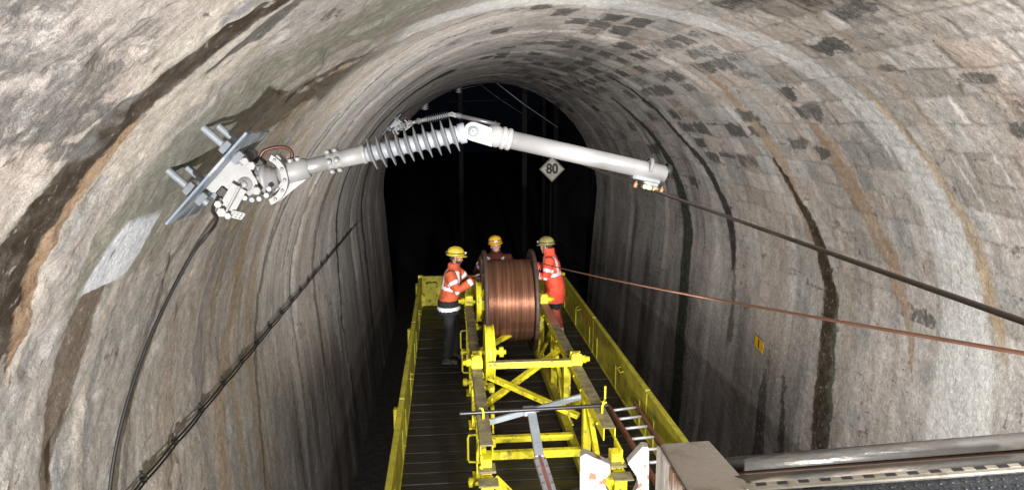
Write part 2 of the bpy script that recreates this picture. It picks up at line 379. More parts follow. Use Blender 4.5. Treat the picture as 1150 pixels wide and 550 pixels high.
# man behind the drum facing the camera
person((.80,11.66,1.235),math.radians(176),'smiling man in orange-yellow helmet and dark jacket, leaning behind the copper drum',
 dict(pelvis=(0,-.04,.98),neck=(0,.10,1.51),head=(.0,.15,1.655),shR=(.20,.08,1.44),elR=(.30,.22,1.22),wrR=(.22,.40,1.40),haR=(.15,.46,1.41),shL=(-.20,.08,1.44),elL=(-.30,.20,1.20),wrL=(-.26,.38,1.30),haL=(-.2,.46,1.31),
  hipR=(.10,-.04,.92),knR=(.13,.06,.50),anR=(.13,0,.11),hipL=(-.10,-.04,.92),knL=(-.12,.04,.50),anL=(-.14,-.02,.11)),
 M['maroon'],M['redcloth'],M['helmet3'],head=(.10,.08,.12),smile=True,jbands=([.40],.5,.8),seed=2)
# man at the right, turned towards the drum
person((1.88,11.78,1.2),math.radians(74),'man in olive helmet and clean bright orange jacket standing at the right of the drum',
 dict(pelvis=(0,.05,.93),neck=(0,.15,1.46),head=(0,.21,1.60),hem=(0,.06,.66),coll=(1,1,1),
  shL=(-.20,.13,1.40),elL=(-.27,.18,1.12),wrL=(-.20,.42,1.18),haL=(-.18,.51,1.20),shR=(.20,.14,1.40),elR=(.26,.30,1.16),wrR=(.18,.50,1.26),haR=(.16,.58,1.28),
  hipR=(.10,.04,.88),knR=(.12,.05,.48),anR=(.12,.02,.11),hipL=(-.10,.04,.88),knL=(-.11,.02,.48),anL=(-.12,-.06,.11)),
 M['orange2'],M['redcloth'],M['helmet2'],head=(-.08,0,-.15),jbands=([.40],.55,.30),seed=3)

# ------------------------------------------------------------------ tunnel lining: one displaced sheet, stains and one cast shadow as procedural albedo
def h2(ix,iy,seed):
    n=(ix.astype(np.int64)*374761393+iy.astype(np.int64)*668265263+seed*1274126177)&0xffffffff
    n=((n^(n>>13))*1274126177)&0xffffffff; n=n^(n>>16); return (n&0xffff)/65535.0
def vn(x,y,seed):
    ix=np.floor(x);iy=np.floor(y);fx=x-ix;fy=y-iy;fx=fx*fx*(3-2*fx);fy=fy*fy*(3-2*fy)
    a=h2(ix,iy,seed);b=h2(ix+1,iy,seed);c=h2(ix,iy+1,seed);d=h2(ix+1,iy+1,seed)
    return (a*(1-fx)+b*fx)*(1-fy)+(c*(1-fx)+d*fx)*fy
def fbm(x,y,seed,o=4,g=.5):
    t=0;a=1;n=0
    for i in range(o): t=t+a*vn(x*2**i+17.3*i,y*2**i+9.1*i,seed+i*7);n+=a;a*=g
    return t/n
def sst(a,b,x):
    t=np.clip((x-a)/(b-a),0,1);return t*t*(3-2*t)
ys=[-5,-4.2,-3.4,-2.7,-2,-1.4,-.9,-.5,-.1,.2,.5,.75]; y=.95
while y<20.55: ys.append(y); y+=.0066*max(y,1.9)
ys.append(20.6); ys=np.array(ys)
S0,S1=-8.9,8.9
ss=np.linspace(S0,S1,960)
S,Y=np.meshgrid(ss,ys)                                      # rows Y, columns s
A=np.abs(S)
def lerp(a,b,t): return a+(b-a)*t[...,None]
col=np.zeros(S.shape+(3,))
n1=fbm(S*.9,Y*1.1,1,5); n2=fbm(S*2.3+4,Y*2.7,2,5); n3=fbm(S*.35,Y*3.2,3,5); n4=fbm(S*.8,Y*11,4,4); n5=fbm(S*7,Y*9,5,4)
n6=fbm(S*1.3+9,Y*1.6,6,5)
base=np.array([.41,.385,.36])
col[:]=base
col=lerp(col,np.array([.47,.42,.39]),sst(.45,.65,n1)*.8)             # pinkish
col=lerp(col,np.array([.31,.31,.305]),sst(.5,.68,n2)*.7)              # grey
col=lerp(col,np.array([.50,.47,.43]),sst(.55,.7,n6)*.6)               # cream
left=sst(-.3,-1.2,S); right=1-left
# masonry courses
cs=.27; ci=np.floor((S+.02*(n2-.5)*4)/cs); fs_=(S+.02*(n2-.5)*4)/cs-ci
bl=.42+.25*h2(ci,ci*0,21); yo=h2(ci,ci*0+3,22)*2; bi=np.floor((Y+yo+.03*(n1-.5))/bl); fy_=(Y+yo+.03*(n1-.5))/bl-bi
br=h2(ci,bi,23); br2=h2(ci,bi,24)
vis=np.clip(.25+.75*right,0,1)*(.35+.65*sst(-.6,.3,S))
vis=vis*(1-.68*sst(3.4,5.2,A))
col*= (1+(br2-.5)*.34*vis)[...,None]
col=lerp(col,np.array([.40,.31,.25]),(br<.16)*vis*.55)
col=lerp(col,np.array([.22,.19,.15]),((br>.86))*vis*.45)
es=np.minimum(fs_,1-fs_)*cs; ey=np.minimum(fy_,1-fy_)*bl; ed=np.minimum(es,ey)+(n5-.5)*.014
joint=1-sst(.004,.022,ed)
col=lerp(col,np.array([.20,.185,.17]),joint*vis*.5*sst(.3,.6,n1)+0*S)
col=lerp(col,np.array([.48,.45,.42]),joint*vis*.5*sst(.55,.4,n1))
# sooty black stones in the crown and haunch
wz=np.exp(-((S-1.3)/1.5)**2)*sst(5.8,7.4,Y)*(1-sst(13,16,Y)*.5)*.55+.07*right*sst(3.3,4.2,Y)*(1-sst(4.2,5.5,S))
dk=((h2(ci,bi,31)<wz)*sst(-.02,.05,ed+(n5-.5)*.10+(n4-.5)*.07-.012))
sootcol=np.array([.085,.08,.076])

crownsoot=np.exp(-((S-.6)/1.3)**2)*sst(6.5,9,Y)*sst(.42,.62,n2)
col=lerp(col,np.array([.13,.12,.11]),crownsoot*.6)
# vertical / circumferential streaking
st=sst(.50,.72,n3)*sst(.35,.6,fbm(S*.5+3,Y*.9,8,3))
amt=(.35+.4*sst(8,12,Y))*(.5+.5*sst(1.5,4,A))
col=lerp(col,np.array([.16,.145,.135]),st*amt*.8)
col*= (1+(n4-.5)*.55*(.35+.65*sst(2,4.5,A)))[...,None]
st2=sst(.58,.78,fbm(S*.4+30,Y*5.5,9,4))*(1-.6*sst(9,14,Y)); col=lerp(col,np.array([.50,.47,.44]),st2*.25)
st3=sst(.60,.74,fbm(S*.35+60,Y*2.3+5,10,4)); col=lerp(col,np.array([.36,.27,.19]),st3*.38*(1-.5*sst(9,12,Y)))
# far part and low walls get darker, with dark streaks low down
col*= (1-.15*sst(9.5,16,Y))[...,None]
low=sst(5.2,6.8,A+.7*(n3-.5))*(.22+.78*sst(5.5,9.5,Y)); col=lerp(col,np.array([.135,.112,.10]),low*.78); lowmul=(1-.45*low)[...,None]
lowd=sst(.5,.62,fbm(S*.5+70,Y*3.0,12,4))*sst(5.6,6.8,A); col=lerp(col,np.array([.045,.04,.035]),lowd*.55*(.35+.65*sst(6,10,Y)))
m1=np.zeros(S.shape); m2=np.zeros(S.shape)
c1=col.copy(); c2=col.copy()
wet=np.zeros(S.shape); rel=np.zeros(S.shape)
wob=(fbm(S*1.6,Y*1.2,40,5)-.5); wob2=(fbm(S*6,Y*6,41,4)-.5)
def stain_or_shade(pts,w,c,k=1.0,soft=.4,rag=.25,wt=0.0,rl=0.0,brk=0.0,ends=.2):
    global col,wet,rel,m1,m2,c1,c2
    pts=sorted(pts); sx=np.array([p[0] for p in pts]); yy=np.array([p[1] for p in pts])
    ww=np.array(w) if isinstance(w,(list,tuple)) else np.full(len(pts),w)
    y0=np.interp(S,sx,yy); wd=np.interp(S,sx,ww)
    d=np.abs(Y+wob*rag*.9+wob2*rag*.45-y0)/(wd+1e-6)
    m=1-sst(1-soft,1+soft*.5,d)
    m=m*sst(sx[0]-ends,sx[0]+ends*.3,S+wob2*.3)*(1-sst(sx[-1]-ends*.3,sx[-1]+ends,S+wob2*.3))
    if brk: m=m*(1-brk*sst(.5,.62,fbm(S*3,Y*7,50+len(pts),4)))
    tgt=lerp(col,np.array(c),np.full(S.shape,min(1,k*1.05)))
    if sum(c)/3<.2:
        c2=lerp(c2,tgt,sst(0,.25,m)*(m>=m2)); m2=np.maximum(m2,m)
    else:
        if not brk: m2=m2*(1-np.clip(m,0,1)*.9*min(1,k+.1))
        c1=lerp(c1,tgt,sst(0,.25,m)*(m>=m1*.9)); m1=np.maximum(m1,m)
    wet=np.maximum(wet,m*wt); rel=rel+m*rl
CREAM=(.56,.51,.45); PINK=(.47,.40,.365); GRYG=(.275,.27,.225); BRN=(.115,.08,.05); ORG=(.30,.19,.105); BLK=(.035,.03,.026); GRN=(.04,.052,.03); LG=(.56,.56,.55)
st_m=np.clip(st*amt*.75,0,.62); c2=lerp(c2,np.array([.10,.085,.075]),(st_m>0).astype(float)); m2=np.maximum(m2,st_m)
jv=joint*vis*(1-.75*sst(3.2,5.2,A))*(.45+.55*sst(.40,.62,fbm(S*1.1+50,Y*1.0,95,3))); m2=np.maximum(m2,np.clip(jv*.44,0,.44)); c2=lerp(c2,np.array([.16,.145,.13]),sst(.1,.4,joint*vis)*.8)
kk=np.clip(dk*(.38+.5*h2(ci,bi,33)),0,1); c2=lerp(c2,sootcol,sst(.05,.3,kk)); m2=np.maximum(m2,kk)
# near left: cream render panels and scabs
stain_or_shade([(-7,1.9),(-4.4,1.7),(-2.8,1.4),(-1,1.5),(1,1.6)],1.0,PINK,.55,soft=.3,rag=.5)
m=sst(.53,.62,fbm(S*1.7+11,Y*2.4,60,6))*(1-sst(2.1,2.5,Y+wob*.5))*sst(-1.3,-2.0,S)*(.45+.55*np.exp(-((S+2.75)/.35)**2)); c2=lerp(c2,np.array([.16,.155,.15]),sst(0,.3,m)); m2=np.maximum(m2,m*.8); rel-=m*.35
m=sst(.56,.64,fbm(S*2.2+31,Y*1.9,61,6))*(1-sst(3.0,3.6,Y))*sst(-.6,-1.6,S); c1=lerp(c1,np.array(CREAM),sst(0,.3,m)*(m>m1)); m1=np.maximum(m1,m*.8); rel+=m*.3
crk=1-sst(.0,.010,np.abs(fbm(S*.9+3,Y*.8,90,5)-.5)); crk=np.maximum(crk,1-sst(0,.007,np.abs(fbm(S*1.3+30,Y*2.2,91,5)-.53))); c2=lerp(c2,np.array([.10,.085,.075]),crk*(m2<.3)); m2=np.maximum(m2,crk*.62)
# fine ring-wise lines of damp soot and lime
zone=(.35+.65*left)*sst(3.2,5.5,Y)*(.45+.55*sst(.42,.6,fbm(S*.6+200,Y*1.1,110,3)))
fl=fbm(S*.22+7,Y*9,96,3); f2=fbm(S*.3+70,Y*6,97,3); f3=fbm(S*.25+90,Y*3.6,98,4)
a_=sst(.60,.74,fl)*zone*.62; c2=lerp(c2,np.array([.12,.105,.095]),sst(0,.2,a_)*(m2<a_)); m2=np.maximum(m2,a_)
a_=sst(.58,.72,f2)*zone*.62; c1=lerp(c1,np.array([.54,.52,.49]),sst(0,.2,a_)); m1=np.maximum(m1,a_)
a_=sst(.56,.68,f3)*zone*.60*(m1<.3); c1=lerp(c1,np.array([.37,.29,.21]),sst(0,.2,a_)); m1=np.maximum(m1,a_)
a_=sst(.60,.72,fbm(S*.4+120,Y*4.2,99,4))*(left*.8+.2)*.55*(m1<.3); c1=lerp(c1,np.array([.27,.28,.295]),sst(0,.2,a_)); m1=np.maximum(m1,a_)
# brown water stains running up the ring, cream rims
stain_or_shade([(-3.75,2.66),(-3.6,2.55),(-3.2,2.41),(-2.6,2.41),(-2.2,2.6),(-1.9,2.76),(-1,2.95),(.2,3.1)],[.2,.28,.26,.22,.17,.14,.1,.06],CREAM,.75,rag=.14,rl=.3)
stain_or_shade([(-3.7,2.64),(-3.6,2.56),(-3.2,2.42),(-2.6,2.40),(-2.2,2.58),(-1.9,2.74)],[.14,.19,.17,.13,.10,.06],(.045,.032,.022),1.0,rag=.16,wt=.3,rl=-.6,brk=.25)
stain_or_shade([(-3.75,2.76),(-3.6,2.70),(-3.2,2.55),(-2.7,2.52)],[.005,.07,.06,.03],ORG,.85,rag=.12)
# grey-green mortar ring, continuing as the light ring over the right haunch
stain_or_shade([(-3.5,3.45),(-3.1,3.42),(-2.7,3.46),(-2.3,3.75),(-1.8,4.25),(-1.4,4.4),(-.9,5.1)],[.50,.50,.45,.44,.55,.5,.2],GRYG,.9,soft=.12,rag=.10,rl=.35)
stain_or_shade([(-1.6,5.4),(-.6,6.2),(.22,6.63),(1.0,6.55),(1.62,6.2),(2.26,5.99),(2.9,5.8),(3.56,5.66),(4.4,5.6),(6,5.5)],[.25,.3,.30,.27,.25,.23,.24,.26,.3,.4],LG,.92,soft=.22,rag=.08)
stain_or_shade([(2.2,5.66),(2.98,5.50),(3.47,5.40),(3.9,5.3),(4.8,5.15)],[.03,.08,.10,.10,.05],(.42,.31,.19),.7,rag=.2,soft=.8)
stain_or_shade([(2.9,5.2),(3.2,5.16),(3.7,5.02)],.022,(.62,.61,.6),.8,rag=.05,brk=.3)
stain_or_shade([(2.9,4.74),(3.4,4.66)],.02,(.62,.61,.6),.8,rag=.05,brk=.3)
stain_or_shade([(2.3,7.1),(3.17,6.97),(3.6,6.95),(4.01,6.7),(4.64,6.4),(5.4,6.15)],[.05,.18,.24,.22,.14,.005],ORG,.6,rag=.35,soft=.9)
stain_or_shade([(1.6,8.25),(2.35,8.33),(3.14,8.38),(3.93,8.25),(4.6,8.0)],[.05,.12,.2,.16,.06],(.36,.23,.12),.65,rag=.25,soft=.9)
stain_or_shade([(3.3,8.52),(4.07,8.12),(4.83,7.8),(5.47,7.75),(6.63,7.6),(8.8,7.5)],[.05,.13,.17,.19,.20,.24],(.05,.036,.024),.94,rag=.16,wt=.7,brk=.15)
stain_or_shade([(5.0,7.62),(6.6,7.45)],[.05,.08],GRN,.8,rag=.2,wt=.6)
stain_or_shade([(1.51,11.88),(2.24,11.76),(3.0,11.6),(3.61,11.1),(4.4,10.72),(5.19,10.6)],[.08,.10,.13,.15,.18,.10],BLK,.92,rag=.12,wt=.6)
stain_or_shade([(5.0,10.5),(6.3,10.4)],[.05,.12],(.06,.055,.04),.6,rag=.2)
stain_or_shade([(2.1,13.76),(2.95,13.33),(3.76,13.0),(4.86,12.72),(6.04,12.6),(8.8,12.3)],[.08,.18,.22,.28,.3,.3],GRN,.92,rag=.15,wt=.6)
stain_or_shade([(3.24,11.75),(4.47,11.75),(5.27,11.45),(6.51,11.2)],[.05,.12,.16,.1],(.40,.35,.34),.6,rag=.15)
stain_or_shade([(5.9,9.0),(6.6,9.1),(7.6,9.0)],[.05,.14,.2],BLK,.7,rag=.25); stain_or_shade([(6.2,8.6),(7.6,8.4)],[.04,.12],BLK,.65,rag=.25)
stain_or_shade([(3.5,9.3),(5.2,9.0),(6.4,8.9)],[.2,.35,.3],(.33,.29,.25),.5,rag=.3)
# left wall streaks
stain_or_shade([(-2.8,5.9),(-3.21,5.85),(-3.82,6.0),(-4.39,6.25),(-4.89,5.85),(-5.67,5.55),(-7,5.5)],[.12,.14,.14,.16,.15,.12,.1],(.40,.29,.18),.65,rag=.22,soft=.8)
stain_or_shade([(-3.2,4.95),(-3.8,4.88),(-4.44,4.9),(-5.45,4.93),(-7,4.9)],[.05,.10,.13,.12,.1],(.47,.45,.43),.75,rag=.14)
stain_or_shade([(-3.0,4.45),(-4.0,4.2),(-5,4.0),(-7,3.9)],[.05,.05,.05,.06],(.17,.14,.12),.6,rag=.12)
stain_or_shade([(-3.4,3.2),(-3.57,3.22),(-3.86,3.24),(-4.16,3.22),(-4.49,3.2),(-7,3.2)],[.02,.06,.12,.15,.14,.12],(.15,.11,.08),.85,rag=.10,rl=-.4)
stain_or_shade([(-3.5,3.45),(-4.2,3.46),(-5,3.5),(-7,3.5)],[.03,.05,.05,.04],CREAM,.6,rag=.12)
stain_or_shade([(-3.6,5.3),(-4.8,5.3),(-6.5,5.3)],[.05,.1,.1],(.22,.22,.235),.6,rag=.2)
stain_or_shade([(-1.8,6.9),(-2.6,7.3),(-3.6,7.4),(-4.6,7.0),(-6.5,6.6)],[.03,.06,.07,.06,.05],(.10,.085,.075),.7,rag=.15)
stain_or_shade([(-1.5,7.9),(-2.4,8.5),(-3.4,8.8),(-5,8.5)],[.03,.06,.08,.1],(.10,.085,.075),.6,rag=.15)
stain_or_shade([(-2.2,5.0),(-2.9,5.2),(-3.5,5.25)],[.03,.05,.03],(.42,.30,.17),.7,rag=.1)
stain_or_shade([(-1.2,12.5),(-2.39,12.48),(-3.24,12.2),(-3.68,11.75),(-4.21,11.8),(-4.92,12.1),(-6.29,11.7),(-8.9,12.4)],[.03,.05,.09,.11,.12,.13,.26,.5],BLK,.95,rag=.10,wt=.4)
stain_or_shade([(-3.0,15.4),(-5,15.5),(-7.8,15.5)],[.08,.16,.3],BLK,.85,rag=.2)
stain_or_shade([(-1.5,10.2),(-3.0,10.3),(-5,10.0),(-7.8,9.8)],[.03,.07,.12,.3],(.09,.075,.065),.7,rag=.2)
stain_or_shade([(-1.95,5.2),(-2.2,4.75),(-2.45,4.5)],[.04,.07,.04],BLK,.7,rag=.15,rl=-.6)  # cast shadow of the bracket arm, painted black and recessed into the wall
stain_or_shade([(-1.9,2.85),(-2.1,2.84),(-2.3,2.75)],[.03,.09,.05],BLK,.7,rag=.12,rl=-.4)
# soot on the near crown stones
for (a,b,ra,rb) in [(-2.63,2.02,.11,.30),(-2.74,2.22,.05,.16),(-2.30,1.60,.05,.12),(-2.42,1.75,.02,.25),(-2.12,2.0,.03,.12),(-1.85,2.35,.03,.15),(-3.1,2.0,.05,.1),(1.43,4.62,.10,.17),(1.66,7.1,.13,.2),(2.28,4.36,.07,.15),(1.95,7.4,.08,.22),(2.55,6.9,.09,.2),(2.75,4.3,.09,.12),(3.05,4.1,.08,.14),(2.1,5.1,.05,.10),(3.0,7.6,.1,.2),(1.1,4.0,.06,.12),(2.6,8.4,.12,.24),(1.2,8.1,.12,.2)]:
    d=((np.abs(S-a)/ra)**(4 if a>0 else 2)+(np.abs(Y-b)/(rb*1.25))**(4 if a>0 else 2))**(.25 if a>0 else .5)+((n5-.5)*.7+wob2*.6+(fbm(S*12,Y*5,101,4)-.5)*1.1)*(1 if a>0 else .9); m=(1-sst(.6,1.25,d))*(.85 if a<0 else .62+.3*h2(np.array(a*100//1),np.array(b*100//1),5)); c2=lerp(c2,np.array([.10,.095,.09]) if a>0 else np.array([.14,.135,.13]),sst(0,.3,m)); m2=np.maximum(m2,m*.78)
# white skim-coat patch under the bracket
pp=[(-3.18,3.60),(-3.18,3.19),(-3.29,3.14),(-3.52,3.07),(-3.53,3.21),(-3.53,3.40),(-3.50,3.53),(-3.42,3.57)]
ins=np.full(S.shape,1e3)
for i in range(len(pp)):
    a=np.array(pp[i]);b=np.array(pp[(i+1)%len(pp)]);e=b-a;nn=np.array([e[1],-e[0]])/np.hypot(*e)
    ins=np.minimum(ins,-((S-a[0])*nn[0]+(Y-a[1])*nn[1]))
cen=np.mean(pp,axis=0)
sgn=1
i0=np.argmin(np.abs(ss-cen[0]));j0=np.argmin(np.abs(ys-cen[1]))
if ins[j0,i0]<0:
    ins=np.full(S.shape,1e3)
    for i in range(len(pp)):
        a=np.array(pp[i]);b=np.array(pp[(i+1)%len(pp)]);e=b-a;nn=np.array([e[1],-e[0]])/np.hypot(*e)
        ins=np.minimum(ins,((S-a[0])*nn[0]+(Y-a[1])*nn[1]))
m=sst(-.006,.008,ins+wob2*.012); crack=1-sst(.004,.012,np.abs(Y-3.21+wob*.05))*1.0; crack=crack*sst(-3.30,-3.34,S)
c1=lerp(c1,np.array([.74,.78,.86]),m); m1=np.maximum(m1*(1-m),m); m2=m2*(1-m)+m*crack*.85; c2=lerp(c2,np.array(BLK),m); patch=m
grain=fbm(S*14,Y*14,70,3); col*=(1+(grain-.5)*.35*(1-.7*patch))[...,None]
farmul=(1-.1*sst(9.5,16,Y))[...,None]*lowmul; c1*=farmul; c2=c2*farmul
lum=col.mean(axis=2,keepdims=True); col=lum+(col-lum)*.85
col=np.clip(col,.01,.8)
# displacement (metres into the room)
off=(fbm(S*.8,Y*.7,80,4)-.5)*.03+(fbm(S*4,Y*4,81,4)-.5)*.014*(1-.8*patch)+(fbm(S*16,Y*16,82,3)-.5)*.012*(1-.8*patch)
off-=joint*vis*.008; off+=(br2-.5)*.012*vis; off+=np.clip(rel,-1,1)*.012+patch*.004
off-=sst(.55,.7,fbm(S*3+5,Y*2.4,83,5))*.02*sst(-.5,-1.5,S)*(1-patch)*(1-sst(4,7,Y))
# construction rings standing slightly proud
for yr in (8.7,11.3,13.9,16.6,18.6):
    off+=.02*sst(yr-.03,yr+.03,Y+wob*.1)
th=np.clip(S/TR,-PI/2,PI/2); dn=np.maximum(A-HALF,0); r=TR-off-BAT*dn
X=TX+np.where(dn>0,np.sign(S)*r,r*np.sin(th)); Z=TZ+np.where(dn>0,-dn,r*np.cos(th))
ny,ns=S.shape
co=np.stack([X,Y,Z],-1).reshape(-1,3).astype(np.float32)
ii=np.arange(ny*ns).reshape(ny,ns)
q=np.stack([ii[:-1,:-1],ii[1:,:-1],ii[1:,1:],ii[:-1,1:]],-1).reshape(-1,4)
me=bpy.data.meshes.new('tunnel_vault'); nq=len(q)
me.vertices.add(len(co)); me.vertices.foreach_set('co',co.ravel()); me.loops.add(nq*4); me.loops.foreach_set('vertex_index',q.ravel().astype(np.int32))
me.polygons.add(nq); me.polygons.foreach_set('loop_start',(np.arange(nq)*4).astype(np.int32)); me.polygons.foreach_set('loop_total',np.full(nq,4,np.int32))
me.polygons.foreach_set('use_smooth',np.ones(nq,bool)); me.update(calc_edges=True); me.validate()
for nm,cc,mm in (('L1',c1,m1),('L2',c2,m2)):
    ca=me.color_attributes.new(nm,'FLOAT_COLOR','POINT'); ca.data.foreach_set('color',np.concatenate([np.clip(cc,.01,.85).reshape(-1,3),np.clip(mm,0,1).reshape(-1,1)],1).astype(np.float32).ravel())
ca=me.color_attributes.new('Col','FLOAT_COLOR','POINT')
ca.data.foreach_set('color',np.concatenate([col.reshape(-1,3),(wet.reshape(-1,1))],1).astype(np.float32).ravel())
uv=me.attributes.new('SY','FLOAT_VECTOR','POINT'); uv.data.foreach_set('vector',np.stack([S,Y,patch],-1).reshape(-1,3).astype(np.float32).ravel())
m_,nt,b=newmat('stained_masonry'); N,L=nt.nodes,nt.links
at1=N.new('ShaderNodeAttribute'); at1.attribute_name='Col'; at2=N.new('ShaderNodeAttribute'); at2.attribute_name='SY'
tc=N.new('ShaderNodeTexCoord')
def noise(sc,det=6,rough=.6,vec=None,sv=None,dist=0):
    n=N.new('ShaderNodeTexNoise'); n.inputs['Scale'].default_value=sc; n.inputs['Detail'].default_value=det; n.inputs['Roughness'].default_value=rough; n.inputs['Distortion'].default_value=dist
    v=vec or tc.outputs['Object']
    if sv:
        mp=N.new('ShaderNodeMapping'); mp.inputs['Scale'].default_value=sv; L.new(v,mp.inputs[0]); v=mp.outputs[0]
    L.new(v,n.inputs['Vector']); return n.outputs[0]
def mrange(x,a,b2,c,d):
    r=N.new('ShaderNodeMapRange'); r.inputs[1].default_value=a;r.inputs[2].default_value=b2;r.inputs[3].default_value=c;r.inputs[4].default_value=d; L.new(x,r.inputs[0]); return r.outputs[0]
def mulc(c,f):
    x=N.new('ShaderNodeVectorMath'); x.operation='SCALE'; L.new(c,x.inputs[0]); L.new(f,x.inputs['Scale']); return x.outputs[0]
SY=at2.outputs['Vector']
c=at1.outputs['Color']
aL1=N.new('ShaderNodeAttribute'); aL1.attribute_name='L1'; aL2=N.new('ShaderNodeAttribute'); aL2.attribute_name='L2'
def crisp(mask,n1_,n2_,A1,A2,lo,hi):
    def mad(x,k,addto):
        y=N.new('ShaderNodeMath'); y.operation='MULTIPLY_ADD'; L.new(x,y.inputs[0]); y.inputs[1].default_value=k; L.new(addto,y.inputs[2]); return y.outputs[0]
    def addc(x,v):
        y=N.new('ShaderNodeMath'); y.operation='ADD'; L.new(x,y.inputs[0]); y.inputs[1].default_value=v; return y.outputs[0]
    v=mad(n1_,A1,mask); v=mad(n2_,A2,v); v=addc(v,-.5*(A1+A2))
    r=N.new('ShaderNodeMapRange'); r.interpolation_type='SMOOTHSTEP'; r.inputs[1].default_value=lo; r.inputs[2].default_value=hi; L.new(v,r.inputs[0]); return r.outputs[0]
nA=noise(1,9,.75,SY,(6,13,1)); nB=noise(24,9,.72); nC=noise(1,9,.75,SY,(9,20,1))
def mixc(f,a_,b_):
    x=N.new('ShaderNodeMix'); x.data_type='RGBA'; L.new(f,x.inputs[0]); L.new(a_,x.inputs[6]); L.new(b_,x.inputs[7]); return x.outputs[2]
nD=noise(7,9,.75)
def fade(k,mask,a_,b_,n_,lo_,hi_):      # part crisp edge, part soft veil, mottled inside
    y=N.new('ShaderNodeMath'); y.operation='MULTIPLY'; L.new(k,y.inputs[0]); y.inputs[1].default_value=a_
    z=N.new('ShaderNodeMath'); z.operation='MULTIPLY_ADD'; L.new(mask,z.inputs[0]); z.inputs[1].default_value=b_; L.new(y.outputs[0],z.inputs[2])
    w_=N.new('ShaderNodeMath'); w_.operation='MULTIPLY'; w_.use_clamp=True; L.new(z.outputs[0],w_.inputs[0]); L.new(mrange(n_,.3,.7,lo_,hi_),w_.inputs[1]); return w_.outputs[0]
k1=fade(crisp(aL1.outputs['Alpha'],nA,nB,1.0,1.1,.30,.66),aL1.outputs['Alpha'],.62,.34,nD,.72,1.12)
k2=fade(crisp(aL2.outputs['Alpha'],nC,nB,1.2,1.3,.34,.68),aL2.outputs['Alpha'],.74,.26,nD,.82,1.15)
c=mixc(k1,c,aL1.outputs['Color']); c=mixc(k2,c,aL2.outputs['Color'])
c=mulc(c,mrange(noise(26,10,.75),.3,.7,.68,1.32)); c=mulc(c,mrange(noise(150,3,.6),.3,.7,.78,1.22))
c=mulc(c,mrange(noise(1,8,.68,SY,(16,26,1)),.3,.7,.82,1.18))
pit=mrange(noise(75,4,.6),.60,.70,1,.55); c=mulc(c,pit)
fl=mrange(noise(1,7,.7,SY,(14,20,1)),.59,.64,0,.55)         # pale salt flakes
mx=N.new('ShaderNodeMix'); mx.data_type='RGBA'; L.new(fl,mx.inputs[0]); L.new(c,mx.inputs[6]); mx.inputs[7].default_value=(.50,.48,.45,1)
L.new(mx.outputs[2],b.inputs['Base Color'])
L.new(mrange(at1.outputs['Alpha'],0,1,.78,.32),b.inputs['Roughness'])
b.inputs['Specular IOR Level'].default_value=.35
def bump(h,dist,st,prev=None):
    x=N.new('ShaderNodeBump'); x.inputs['Strength'].default_value=st; x.inputs['Distance'].default_value=dist; L.new(h,x.inputs['Height'])
    if prev: L.new(prev,x.inputs['Normal'])
    return x.outputs[0]
p=bump(noise(9,8,.68),.02,.7); p=bump(noise(45,7,.7),.008,.9,p); p=bump(k2,.004,.5,p)
L.new(p,b.inputs['Normal'])
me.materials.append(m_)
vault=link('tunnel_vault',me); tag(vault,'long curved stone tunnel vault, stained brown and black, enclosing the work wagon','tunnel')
# outer thickness of the vault at its far mouth
pm=MB(); vs=[];n=60
for k in range(n+1):
    s=S0+(S1-S0)*k/n
    a=lin(s,20.6,.03); bb=lin(s,20.6,-.6); vs+= [a,bb,bb+Vector((0,.25,0)),a+Vector((0,.25,0))]
fs=[]
for k in range(n):
    for j in range(4): fs.append((k*4+j,k*4+(j+1)%4,(k+1)*4+(j+1)%4,(k+1)*4+j))
pm.add(vs,fs,0,False); put('mouth_ring',pm,mat('sooty_stone',(.10,.09,.085),.85,bump=.6,bscale=12),vault)
# ground
g=MB(); gx=[-60,-14,-6,-2.5,-1.5,0,1,2,3,4,5,7,14,60]; gy=[-8,0,4,8,12,16,20,24,30,40,60,120]
vs=[(x,yy,-.95) for yy in gy for x in gx]; nx=len(gx)
fs=[(j*nx+i,j*nx+i+1,(j+1)*nx+i+1,(j+1)*nx+i) for j in range(len(gy)-1) for i in range(nx-1)]
g.add(vs,fs); gr=put('track_bed',g,mat('dark_ballast',(.05,.043,.037),.9,dirt=.8,dirtcol=(.015,.013,.012),scale=9,dlo=.4,dhi=.6,bump=1,bscale=14)); tag(gr,'dark stone ballast floor under the wagon','ground',kind='structure')

for k,x in enumerate((.2,1.6)):
    p=MB(); p.beam((x,-5,-.86),(x,60,-.86),.14,.02); p.beam((x,-5,-.82),(x,60,-.82),.03,.10); 
    o=None; p.beam((x,-5,-.80),(x,60,-.80),.065,.03); o=put('rail',p,M['dark']); tag(o,('left','right')[k]+' steel rail of the track under the wagon','rail','rails of the track'); o['kind']='thing'

